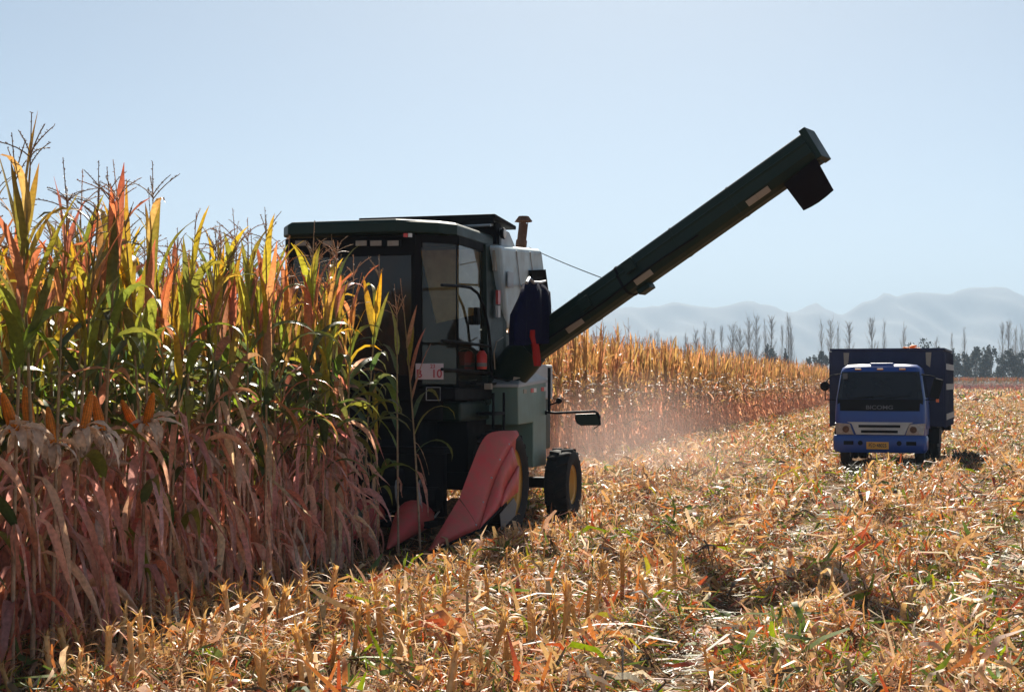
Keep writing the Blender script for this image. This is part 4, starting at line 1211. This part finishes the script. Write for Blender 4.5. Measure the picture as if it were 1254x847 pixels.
# row header
mb = MB(); mb.box2((-7.1, 15.0, .28), (-4.95, 15.12, .95)); mb.box2((-7.1, 14.55, .2), (-4.95, 15.05, .27)); mb.tube([(-7.1, 14.85, .48), (-4.95, 14.85, .48)], .13, 14)
mb.box2((-7.1, 15.02, .95), (-4.95, 15.3, 1.02))
hb(mb, 'header_trough', M['black'], bevel=.012)
mb = MB()
for k in range(26):
    a = k * .55
    for e in np.linspace(0, 1, 3)[:2]:
        pass
mb.tube([(-7.05 + 2.05 * k / 90, 14.85 + .2 * math.cos(k * .55), .48 + .2 * math.sin(k * .55)) for k in range(91)], .012, 5); hb(mb, 'feed_screw', M['steel'])
for i in range(4):
    s_ = -5.19 - .55 * i
    mb = MB(); rr = []
    for t_, z_, r_ in ((13.92, .05, .01), (14.15, .12, .07), (14.45, .21, .145), (14.68, .275, .195), (14.77, .29, .2), (14.83, .29, .175), (14.85, .29, .13), (15.05, .33, .13), (15.2, .34, .12)):
        rr.append([Vector((s_ + (1.05 if a_ else 1) * r_ * math.cos(k * math.pi / 9), t_, z_ + r_ * (1.0 if math.sin(k * math.pi / 9) > 0 else .75) * math.sin(k * math.pi / 9))) for k in range(18)])
    mb.rings(rr)
    hb(mb, 'row_divider', M['red'], smooth=True)
# outer divider shield
DT = -.3
def D(px, py, t): return S(px, py, t=t + DT)
T_ = D(525.5, 674, 14.2)
ridge = [D(563, 611, 14.85), D(578, 571, 15.15), D(591, 541, 15.4), D(604, 530, 15.6), D(633, 528, 15.95)]
crs = [D(586, 647, 14.8), D(600, 602, 15.2), D(612, 572, 15.4), D(626, 546, 15.72), D(634.5, 533, 15.95)]
mid = []
for i, (a_, c_) in enumerate(zip(ridge, crs)):
    m_ = a_.lerp(c_, .5) + Vector((.022, -.035, .012)) * (1 if i < 4 else .2)
    mid.append(m_)
def spl(p, n):
    """Catmull-Rom through the points"""
    q = [p[0] * 2 - p[1]] + p + [p[-1] * 2 - p[-2]]
    out = []
    for i in range(len(p) - 1):
        a, b, c, d = q[i:i + 4]
        for k in range(n):
            u = k / n
            out.append(.5 * ((2 * b) + (c - a) * u + (2 * a - 5 * b + 4 * c - d) * u * u + (3 * b - a - 3 * c + d) * u ** 3))
    return out + [p[-1]]
cr2 = [p + Vector((.018, -.012, 0)) for p in crs]
d2 = [D(586, 647, 14.8) + Vector((.01, 0, -.01)), D(613, 619, 15.2), D(619, 598, 15.45), D(634.5, 570, 15.85)]
e2 = [p + Vector((.018, -.012, 0)) for p in d2[1:]]
f2 = [D(614, 620, 15.25), D(627, 608, 15.6), D(634.8, 602, 15.85)]
inn = [p + Vector((-.05, .12, -.35 - .3 * i)) if i < 1 else Vector((p.x - .06, p.y + .1, max(.35, p.z - .7))) for i, p in enumerate(ridge)]
NS = 5
ridge_, crs_, inn_ = spl(ridge, NS), spl(crs, NS), spl(inn, NS)
mid_ = spl(mid, NS)
nr_ = len(ridge_)
def cross(i):
    r0, m0, c0 = ridge_[i], mid_[i], crs_[i]
    out = [inn_[i], r0.lerp(inn_[i], .25) + Vector((-.006, -.012, 0)), r0]
    for u in (.25, .5, .75): out.append(r0 * (1 - u) ** 2 + m0 * 2 * u * (1 - u) + c0 * u ** 2)
    return out + [c0]
rows_ = [cross(i) for i in range(nr_)]
nose_ = [[T_.lerp(p, f) + (Vector((.02, -.03, .012)) * math.sin(math.pi * f) if 2 < j < 6 else Vector((0, 0, 0))) for j, p in enumerate(rows_[0])] for f in (0.0, .25, .5, .75)]
mb = MB(); mb.rings(nose_ + rows_, closed=False, cap=False)
sh = hb(mb, 'outer_divider', M['red'], smooth=True)
so = sh.modifiers.new('thickness', 'SOLIDIFY'); so.thickness = .012; so.offset = 1
mb = MB(); A_, B_ = spl(cr2[:4], NS), spl(d2, NS)
mb.rings([[a_, a_.lerp(b_, .5) + Vector((.003, -.003, 0)), b_] for a_, b_ in zip(A_, B_)], closed=False, cap=False)
o_ = hb(mb, 'shield_band', M['red'], sh, smooth=True); so = o_.modifiers.new('thickness', 'SOLIDIFY'); so.thickness = .02
mb = MB(); A_, B_ = spl(e2, NS), spl(f2, NS)
mb.rings([[a_, a_.lerp(b_, .5) + Vector((.003, -.003, 0)), b_] for a_, b_ in zip(A_, B_)], closed=False, cap=False)
o_ = hb(mb, 'shield_band', M['red'], sh, smooth=True); so = o_.modifiers.new('thickness', 'SOLIDIFY'); so.thickness = .02
for i in (0, 3, 7, 11, 15):
    p = rows_[i][5].lerp(rows_[i][6], .5); mb = MB(); mb.lathe([(.001, -.03), (.011, -.028), (.011, .0), (.001, .0)], p, 'y', 8); hb(mb, 'bolt', M['galv'], sh)
mb = MB(); mb.tube([p + Vector((.0, -.012, .006)) for p in rows_[0][2:]], .006, 5); hb(mb, 'nose_seam', M['rust'], sh)
mb = MB(); mb.tube([T_ + Vector((0, -.01, -.02)), crs[0] + Vector((.01, -.005, -.015)), d2[1] + Vector((.01, 0, -.02))], .014, 6); hb(mb, 'wear_edge', M['black'], sh)
mb = MB(); pp_ = [D(612, 629, 15.55), D(629, 609, 15.7), D(633, 617, 15.72), D(631, 631, 15.68), D(614, 649, 15.55)]
mb.add(pp_ + [p + Vector((-.01, .02, 0)) for p in pp_], [(0, 1, 2, 3, 4), (9, 8, 7, 6, 5)] + [(i, (i + 1) % 5, 5 + (i + 1) % 5, 5 + i) for i in range(5)])
hb(mb, 'skid_plate', M['stripe'], bevel=.003)

mb = MB(); mb.tube([S(640, 350, s=-4.85), S(646, 345, s=-4.5), S(650, 344, s=-4.33), S(664, 346, s=-4.33)], .014, 6); hb(mb, 'coat_hook', M['black'], smooth=True)
# things carried on the harvester
def hung(name, base):
    w = st(base[0], base[1], base[2]); return empty(name, w, -ROW)
jb = S(646, 420, s=-4.33)
JK = hung('jacket', jb); tag(JK, 'navy blue work jacket hanging on the harvester flank above the auger foot', 'jacket')
def jx(p): return Vector(p) - jb
def jring(y, x0, x1, d, ph):
    out = []
    n = 28
    for k in range(n):
        a = 2 * math.pi * k / n
        px = (x0 + x1) / 2 + (x1 - x0) / 2 * math.cos(a)
        dep = d * math.sin(a) * (1 + .35 * math.sin(px * .42 + ph) ) + .018 * math.sin(px * .8 + y * .03)
        c = S(px, y, s=-4.33)
        out.append(Vector((c.x + dep * 1.0 + .05, c.y - dep * .35, c.z)))
    return out
mb = MB(); mb.rings([jring(346, 641, 656, .03, 0), jring(350, 636, 662, .05, .3), jring(358, 633, 666, .08, .6), jring(375, 630, 667, .09, .9), jring(395, 628, 667, .1, 1.2), jring(412, 630, 666.5, .1, 1.5), jring(421, 632, 665, .1, 1.7)])
hb2 = mb.build('jacket_body', M['navy'], JK, xf=jx, smooth=True)
mb = MB(); mb.rings([jring(347, 637, 647, .03, 1), jring(362, 631, 644, .06, 1.3), jring(385, 625, 641, .07, 1.6), jring(405, 622.5, 640, .07, 1.9), jring(423, 622, 639, .06, 2.1)]); mb.build('sleeve', M['navy'], JK, xf=jx, smooth=True)
mb = MB(); mb.tube([S(645, 346, s=-4.26), S(648, 341, s=-4.28), S(653, 346, s=-4.24), S(661, 346, s=-4.26), S(668, 344, s=-4.32)], [.02, .025, .02, .018, .012], 8); mb.build('collar', M['steel'], JK, xf=jx, smooth=True)
mb = MB(); pp_ = [S(657, 354, s=-4.21), S(662, 354, s=-4.21), S(660, 395, s=-4.2), S(656.5, 395, s=-4.2)]; mb.hexa(pp_ + [p + Vector((.012, -.006, 0)) for p in pp_]); mb.build('lining', M['green_lower'], JK, xf=jx)
cb0 = S(656, 448, s=-4.22)
CT = hung('red_rag', cb0); tag(CT, 'red rag hanging below the navy jacket on the harvester', 'rag')
def cx(p): return Vector(p) - cb0
mb = MB(); rr = []
for y, x0, x1 in ((404, 650.5, 654), (412, 650, 656), (425, 651.5, 659), (438, 653.5, 661.5), (448, 654, 661)):
    rg = []
    for k in range(14):
        a = 2 * math.pi * k / 14; px = (x0 + x1) / 2 + (x1 - x0) / 2 * math.cos(a); c = S(px, y, s=-4.2)
        rg.append(Vector((c.x + .02 * math.sin(a) + .012 * math.sin(px * 2.2), c.y, c.z)))
    rr.append(rg)
mb.rings(rr); r0 = mb.build('red_rag_cloth', M['redcloth'], CT, xf=cx, smooth=True); r0.name = 'cloth'
bk = S(570, 447, s=-5.12); BK = hung('red_bucket', bk); tag(BK, 'dusty red bucket behind the lower door glass of the harvester', 'bucket')
mb = MB(); mb.lathe([(.001, .0), (.065, .0), (.085, .15), (.09, .155), (.08, .15), (.06, .01), (.001, .01)], (0, 0, 0), 'z', 20); mb.build('bucket', M['redcloth'], BK, smooth=True)
mb = MB(); mb.tube([(.085 * math.cos(a), 0, .14 + .05 * math.sin(a)) for a in np.linspace(0, math.pi, 9)], .004, 5); mb.build('bail', M['steel'], BK)
fx = S(590, 452, s=-4.93); FX = hung('fire_extinguisher', fx); tag(FX, 'red fire extinguisher with pale label standing beside the harvester door', 'fire extinguisher')
mb = MB(); mb.lathe([(.001, 0), (.055, 0), (.06, .02), (.06, .17), (.03, .215), (.001, .22)], (0, 0, 0), 'z', 18); mb.build('cylinder', M['red_sign'], FX, smooth=True)
mb = MB(); mb.lathe([(.0605, .03), (.0615, .03), (.0615, .075), (.0605, .075)], (-.0, 0, 0), 'z', 18); mb.build('label_band', M['stripe'], FX, smooth=True)
mb = MB(); mb.box((0, 0, .235), (.03, .03, .04)); mb.box((.0, -.03, .25), (.02, .09, .012)); mb.build('valve', M['black'], FX, bevel=.004)
# things stand on real supports
mb = MB(); mb.box2((-5.3, 15.9, 1.69), (-4.86, 16.95, 1.72)); mb.box2((-5.25, 16.2, 1.66), (-4.9, 16.9, 1.69)); hb(mb, 'door_sill', M['black'])

# ================================================================== TRUCK
TH = R(19.65)
tr0 = at(1077, 570, 30.35)
TK = empty('cargo_truck', (tr0.x, tr0.y, 0), -TH)
tag(TK, 'blue light cargo truck with high dark blue box parked on the stubble', 'truck')
def tb(mb, name, mat, parent=None, **k): return mb.build(name, mat, parent or TK, **k)
# cab shell: rings along height, as a rounded rectangle
def cab_ring(z, w, y0, y1, r):
    pts = []
    for cx_, cy_, a0 in ((w - r, y0 + r, -90), (w - .06, y1 - .06, 0), (-w + .06, y1 - .06, 90), (-w + r, y0 + r, 180)):
        rad = r if a0 in (-90, 180) else .06
        for k in range(5):
            a = R(a0 + k * 22.5)
            pts.append(Vector((cx_ + rad * math.cos(a), cy_ + rad * math.sin(a), z)))
    return pts
mb = MB()
mb.rings([cab_ring(.62, .9, .06, 1.25, .14), cab_ring(.95, .92, .05, 1.25, .16), cab_ring(1.16, .915, .07, 1.25, .16), cab_ring(1.36, .905, .1, 1.25, .16), cab_ring(1.93, .82, .24, 1.25, .16), cab_ring(2.02, .79, .29, 1.24, .16), cab_ring(2.085, .7, .4, 1.2, .2), cab_ring(2.1, .5, .55, 1.1, .2)])
tcab = tb(mb, 'cab', M['blue'], smooth=True)
# windscreen with black lower band, wrapped on the front
def front_strip(z0, z1, w0, w1, y0, y1, off, name, mat, parent, bow=.06, n=20):
    mb = MB(); A, B = [], []
    for k in range(n + 1):
        e = -1 + 2 * k / n
        wr = lambda x, W: .16 - math.sqrt(max(0, .0256 - max(0, abs(x) - (W - .16)) ** 2))
        A.append(Vector((e * w0, y0 - off + wr(e * w0, w0 + .035), z0))); B.append(Vector((e * w1, y1 - off + wr(e * w1, w1 + .035), z1)))
    vs = A + B + [p + Vector((0, .03, 0)) for p in A + B]
    m = n + 1; fs = []
    for k in range(n):
        fs += [(k, k + 1, m + k + 1, m + k), (2 * m + k + 1, 2 * m + k, 3 * m + k, 3 * m + k + 1), (k + 1, k, 2 * m + k, 2 * m + k + 1), (m + k, m + k + 1, 3 * m + k + 1, 3 * m + k)]
    fs += [(0, m, 3 * m, 2 * m), (m - 1, 3 * m - 1, 4 * m - 1, 2 * m - 1)]
    mb.add(vs, fs); return tb(mb, name, mat, parent)
wsc = front_strip(1.375, 1.94, .868, .785, .103, .242, .014, 'windscreen', paint('truck_windscreen', (.006, .007, .011), .12, dirt=(.03, .025, .022), amount=.25, spec=.3, bump=0), tcab)
bnd = front_strip(1.13, 1.372, .86, .866, .066, .103, .014, 'front_band', M['black'], tcab)
text_mesh('BICOMG', .115, M['emblem'], 'lettering', bnd, Matrix.Translation((-.0, .058, 1.2)) @ Matrix.Rotation(R(-4), 4, 'X') @ FACE, .003, 1.25)
mb = MB()
for x in (-.45, 0, .45): mb.box((x, .265, 1.99), (.13, .05, .035))
tb(mb, 'roof_marker', M['amber'], tcab, bevel=.008)
mb = MB(); mb.box((.02, .52, 2.1), (.48, .22, .05)); tb(mb, 'roof_vent', M['blue'], tcab, bevel=.02)
mb = MB(); mb.box((-.7, .13, 1.85), (.09, .01, .12)); tb(mb, 'windscreen_sticker', M['emblem'], wsc)
mb = MB(); mb.tube([(-.55, .08, 1.39), (.1, .085, 1.45)], .01, 5); mb.tube([(.1, .08, 1.39), (.62, .09, 1.45)], .01, 5); tb(mb, 'wiper', M['black'], wsc)
# grille and lamps
mb = MB(); mb.prism([(-.66, .9), (.68, .9), (.6, .86), (.5, .64), (-.47, .64), (-.56, .86)], .02, .06, lambda a, b, h: (a, h, b)); gr = tb(mb, 'grille', M['chrome'], tcab, bevel=.006)
mb = MB(); mb.box((.0, .016, .815), (.84, .012, .055)); mb.box((.0, .016, .705), (.74, .012, .055)); tb(mb, 'grille_slot', M['black'], gr)
mb = MB(); mb.box((0, .01, .76), (.26, .014, .02)); tb(mb, 'badge_bar', M['steel'], gr)
for sd in (-1, 1):
    mb = MB(); mb.prism([(sd * .52, .635), (sd * .88, .635), (sd * .915, .88), (sd * .6, .86)], .015, .1, lambda a, b, h: (a, h + abs(a) ** 8 * .12, b)); hl = tb(mb, 'headlight', M['lens'], tcab, bevel=.01)
    mb = MB(); mb.lathe([(.001, -.004), (.06, -.004), (.07, .003), (.001, .01)], (sd * .68, .012, .75), 'y', 16); tb(mb, 'reflector_bowl', M['rust'], hl)
mb = MB(); mb.rings([[Vector(p) for p in r_] for r_ in (cab_ring(.27, .9, .0, .5, .12), cab_ring(.33, .94, -.04, .5, .12), cab_ring(.56, .95, -.04, .5, .12), cab_ring(.62, .93, -.01, .5, .12))]); bp = tb(mb, 'bumper', M['blue'], smooth=True)
mb = MB()
for x, w_ in ((-.62, .2), (.64, .2)): mb.box((x, -.04, .47), (w_, .02, .08))
for x in (-.38, .4): mb.lathe([(.001, -.012), (.05, -.012), (.05, .01), (.001, .01)], (x, -.04, .47), 'y', 14)
tb(mb, 'fog_lamp', M['black'], bp, bevel=.006)
mb = MB(); mb.box((-.03, -.055, .42), (.45, .015, .15)); npt = tb(mb, 'number_plate', M['plate_y'], bp, bevel=.004)
text_mesh('新D·48025', .1, M['ink'], 'lettering', npt, Matrix.Translation((-.03, -.064, .42)) @ FACE, .001, .8)
# doors, mirrors
for sd in (-1, 1):
    mb = MB(); mb.hexa([(sd * .915, .42, .75), (sd * .93, .42, .75), (sd * .93, 1.18, .75), (sd * .915, 1.18, .75), (sd * .905, .36, 1.36), (sd * .92, .36, 1.36), (sd * .92, 1.18, 1.36), (sd * .905, 1.18, 1.36)]); dr = tb(mb, 'door', M['blue'], tcab, bevel=.006)
    mb = MB(); mb.hexa([(sd * .895, .4, 1.4), (sd * .915, .4, 1.4), (sd * .915, 1.14, 1.4), (sd * .895, 1.14, 1.4), (sd * .815, .52, 1.9), (sd * .835, .52, 1.9), (sd * .835, 1.14, 1.9), (sd * .815, 1.14, 1.9)]); tb(mb, 'door_glass', wsc.data.materials[0], dr)
    mb = MB(); mb.box((sd * .935, 1.05, 1.28), (.02, .14, .03)); tb(mb, 'handle', M['black'], dr)
ml = MB(); ml.tube([(-.8, .32, 1.9), (-1.0, .2, 1.86), (-1.1, .16, 1.72)], .012, 6); ml.tube([(-.9, .3, 1.35), (-1.12, .18, 1.36), (-1.12, .16, 1.55)], .012, 6)
mo = tb(ml, 'mirror_arm', M['black'], tcab, smooth=True)
ml = MB(); ml.lathe([(.001, -.03), (.07, -.03), (.1, 0), (.09, .03), (.001, .035)], (-1.12, .15, 1.64), 'y', 18); tb(ml, 'round_mirror', M['black'], mo, smooth=True)
ml = MB(); ml.tube([(.82, .35, 1.88), (1.1, .2, 1.84), (1.14, .18, 1.7)], .012, 6); ml.tube([(.9, .3, 1.36), (1.14, .18, 1.36), (1.12, .18, 1.45)], .012, 6); mo = tb(ml, 'mirror_arm', M['black'], tcab, smooth=True)
ml = MB(); ml.box((1.13, .16, 1.59), (.2, .06, .42), Matrix.Rotation(R(14), 3, 'Y')); mr_ = tb(ml, 'side_mirror', M['black'], mo, bevel=.03)
ml = MB(); ml.box((1.15, .16, 1.345), (.06, .05, .07)); tb(ml, 'turn_lamp', M['orange'], mo, bevel=.01)
# cargo box
X0, X1, Y0, Y1, Z0, Z1 = -1.14, 1.2, 1.36, 4.45, .78, 2.4
mb = MB()
mb.box2((X0, Y0, Z0), (X1, Y0 + .05, Z1)); mb.box2((X0, Y0 + .05, Z0), (X0 + .04, Y1, Z1)); mb.box2((X1 - .04, Y0 + .05, Z0), (X1, Y1, Z1)); mb.box2((X0 + .04, Y1 - .05, Z0), (X1 - .04, Y1, Z1)); mb.box2((X0 + .04, Y0 + .05, Z0), (X1 - .04, Y1 - .05, Z0 + .06))
bx = tb(mb, 'cargo_box', M['blue_box'], bevel=.008)
mb = MB()
for k in range(7):
    y = Y0 + .04 + k * (Y1 - Y0 - .08) / 6
    mb.box2((X1 + .001, y - .03, Z0 - .02), (X1 + .05, y + .03, Z1 - .02)); mb.box2((X0 - .05, y - .03, Z0 - .02), (X0 - .001, y + .03, Z1 - .02))
mb.box2((X0 - .03, Y0 - .03, Z1 + .001), (X1 + .03, Y0 + .06, Z1 + .05)); mb.box2((X1 - .05, Y0 + .07, Z1 + .001), (X1 + .04, Y1, Z1 + .045)); mb.box2((X0 - .04, Y0 + .07, Z1 + .001), (X0 + .05, Y1, Z1 + .045))
tb(mb, 'box_ribs', M['blue_box'], bx)
for z in (2.05, 1.62, .98):
    mb = MB(); mb.box2((X1 + .052, Y0 + .05, z - .06), (X1 + .06, Y1, z + .07)); tb(mb, 'pale_rail', M['stripe'], bx)
for x in (-.82, .9):
    mb = MB(); mb.prism([(x - .06, 2.36), (x + .06, 2.36), (x + .03, 2.04), (x - .05, 2.1)], Y0 - .008, Y0 - .002, lambda a, b, h: (a, h, b)); tb(mb, 'faded_tape', M['beige'], bx)
mb = MB(); mb.box2((-.5, .2, .45), (-.32, 4.3, .72)); mb.box2((.32, .2, .45), (.5, 4.3, .72)); mb.box2((.75, 1.5, .42), (1.1, 2.3, .74)); mb.box2((-1.1, 1.5, .42), (-.75, 2.3, .74)); mb.box2((X0, 3.95, .62), (X1, 4.3, .77)); mb.box2((-.3, .3, .35), (.3, 1.1, .7))
tb(mb, 'truck_chassis', M['black'], bevel=.01).name = 'chassis'
def twheel(x, y, r=.37, w=.2, rim_r=.22):
    c = (x, y, r - .02)
    rim = MB(); sgn = 1 if x > 0 else -1
    rim.lathe([(.001, sgn * w * .2), (rim_r * .5, sgn * w * .2), (rim_r * .8, sgn * w * .05), (rim_r, sgn * w * .4), (rim_r, -sgn * w * .4), (.001, -sgn * w * .3)], c, 'x', 24); ro = tb(rim, 'wheel', M['stripe'], smooth=True)
    ty = MB(); ty.lathe([(rim_r, w * .42), (rim_r * 1.3, w * .5), (r * .95, w * .46), (r, w * .3), (r, -w * .3), (r * .95, -w * .46), (rim_r * 1.3, -w * .5), (rim_r, -w * .42)], c, 'x', 32); tb(ty, 'tyre', M['rubber'], ro, smooth=True)
for x in (-.76, .76): twheel(x, .78)
for x in (-.9, -.68, .68, .9): twheel(x, 3.35)
mb = MB(); mb.box2((-.75, .72, .3), (.75, .84, .4)); mb.box2((-.75, 3.28, .28), (.75, 3.42, .42)); tb(mb, 'axle', M['black'])
mb = MB(); mb.box2((.98, 2.75, .3), (1.06, 2.8, .75)); mb.box2((-1.06, 2.75, .3), (-.98, 2.8, .75)); tb(mb, 'mud_flap', M['stripe'])
# heap of cobs in the box
g = Geo(); r = np.random.default_rng(5)
for k in range(420):
    x, y = r.uniform(X0 + .1, X1 - .1), r.uniform(Y0 + .15, Y1 - .1)
    hh = 2.09 + .44 * math.exp(-((x - .42) / .38) ** 2 - ((y - 2.6) / .8) ** 2) + r.uniform(-.05, .03)
    d = r.normal(0, 1, 3); d[2] *= .4; d /= np.linalg.norm(d)
    g.add(*tube_arrays(np.array([x, y, hh]) + np.outer(np.linspace(-.09, .09, 5), d), np.array([.014, .026, .028, .024, .008]), 7, np.array((.72, .27, .06)) * r.uniform(.8, 1.15)))
xs_, ys_ = np.meshgrid(np.linspace(X0 + .05, X1 - .05, 16), np.linspace(Y0 + .06, Y1 - .06, 18))
zs_ = 2.05 + .44 * np.exp(-((xs_ - .42) / .38) ** 2 - ((ys_ - 2.6) / .8) ** 2)
ii = np.arange(17 * 16).reshape(17, 16)[:, :-1].ravel()
g.add(np.stack([xs_, ys_, zs_], -1).reshape(-1, 3), np.stack([ii, ii + 1, ii + 17, ii + 16], 1), np.full((288, 3), (.5, .18, .05)))
cobs = g.build('corn_cob_heap', M['husk'])
cobs.location = TK.location; cobs.rotation_euler = TK.rotation_euler
tag(cobs, 'heap of orange corn cobs showing over the edge of the truck box', 'corn cobs', kind='stuff')
# truck's shadow, put in as dark leaf strips beside and before it
g = Geo(); r = np.random.default_rng(6)
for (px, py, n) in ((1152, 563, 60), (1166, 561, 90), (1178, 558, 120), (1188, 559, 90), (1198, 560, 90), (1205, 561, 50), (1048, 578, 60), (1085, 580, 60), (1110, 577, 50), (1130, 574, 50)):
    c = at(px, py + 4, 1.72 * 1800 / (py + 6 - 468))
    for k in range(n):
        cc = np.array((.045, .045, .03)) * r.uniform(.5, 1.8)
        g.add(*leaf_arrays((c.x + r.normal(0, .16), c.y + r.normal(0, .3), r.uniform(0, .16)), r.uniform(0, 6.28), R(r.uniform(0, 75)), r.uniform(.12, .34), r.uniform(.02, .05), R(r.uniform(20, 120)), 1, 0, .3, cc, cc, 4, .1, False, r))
tag(g.build('shadow_leaf_strips', M['litter']), 'truck shadow put in as dark leaf strips on the ground beside it', 'leaves', kind='stuff')

# ================================================================== DUST
lo, hi_ = Vector((-.6, 19.2, -.05)), Vector((5.0, 33, 2.8))
dc, dh = (lo + hi_) / 2, (hi_ - lo) / 2
mb = MB().box2(-dh, dh)
m = bpy.data.materials.new('dust'); m.use_nodes = True
nt = m.node_tree; nt.nodes.clear()
out = nt.nodes.new("ShaderNodeOutputMaterial"); pv = nt.nodes.new("ShaderNodeVolumePrincipled")
pv.inputs["Color"].default_value = (.85, .68, .6, 1); pv.inputs["Anisotropy"].default_value = .2
tc = nt.nodes.new("ShaderNodeTexCoord")
mp = nt.nodes.new("ShaderNodeMapping"); mp.inputs["Location"].default_value = (0, 0, .75); mp.inputs["Scale"].default_value = (1 / dh.x, 1 / dh.y, 1 / (2 * dh.z))
gr_ = nt.nodes.new("ShaderNodeTexGradient"); gr_.gradient_type = 'SPHERICAL'
nz = nt.nodes.new("ShaderNodeTexNoise"); nz.inputs["Scale"].default_value = .55; nz.inputs["Detail"].default_value = 3
mu = nt.nodes.new("ShaderNodeMath"); mu.operation = 'MULTIPLY'
mr = nt.nodes.new("ShaderNodeMapRange"); mr.inputs[1].default_value = .35; mr.inputs[2].default_value = .7; mr.inputs[3].default_value = .1; mr.inputs[4].default_value = 1.0
m2 = nt.nodes.new("ShaderNodeMath"); m2.operation = 'MULTIPLY'; m2.inputs[1].default_value = .22
nt.links.new(tc.outputs["Object"], mp.inputs[0]); nt.links.new(mp.outputs[0], gr_.inputs[0])
nt.links.new(tc.outputs["Object"], nz.inputs["Vector"]); nt.links.new(nz.outputs["Fac"], mr.inputs[0])
nt.links.new(gr_.outputs["Fac"], mu.inputs[0]); nt.links.new(mr.outputs[0], mu.inputs[1])
nt.links.new(mu.outputs[0], m2.inputs[0]); nt.links.new(m2.outputs[0], pv.inputs["Density"]); nt.links.new(pv.outputs[0], out.inputs["Volume"])
du = mb.build('dust_cloud', m); du.location = dc
tag(du, 'pinkish dust drifting low behind the harvester by the far corn', 'dust', kind='stuff')
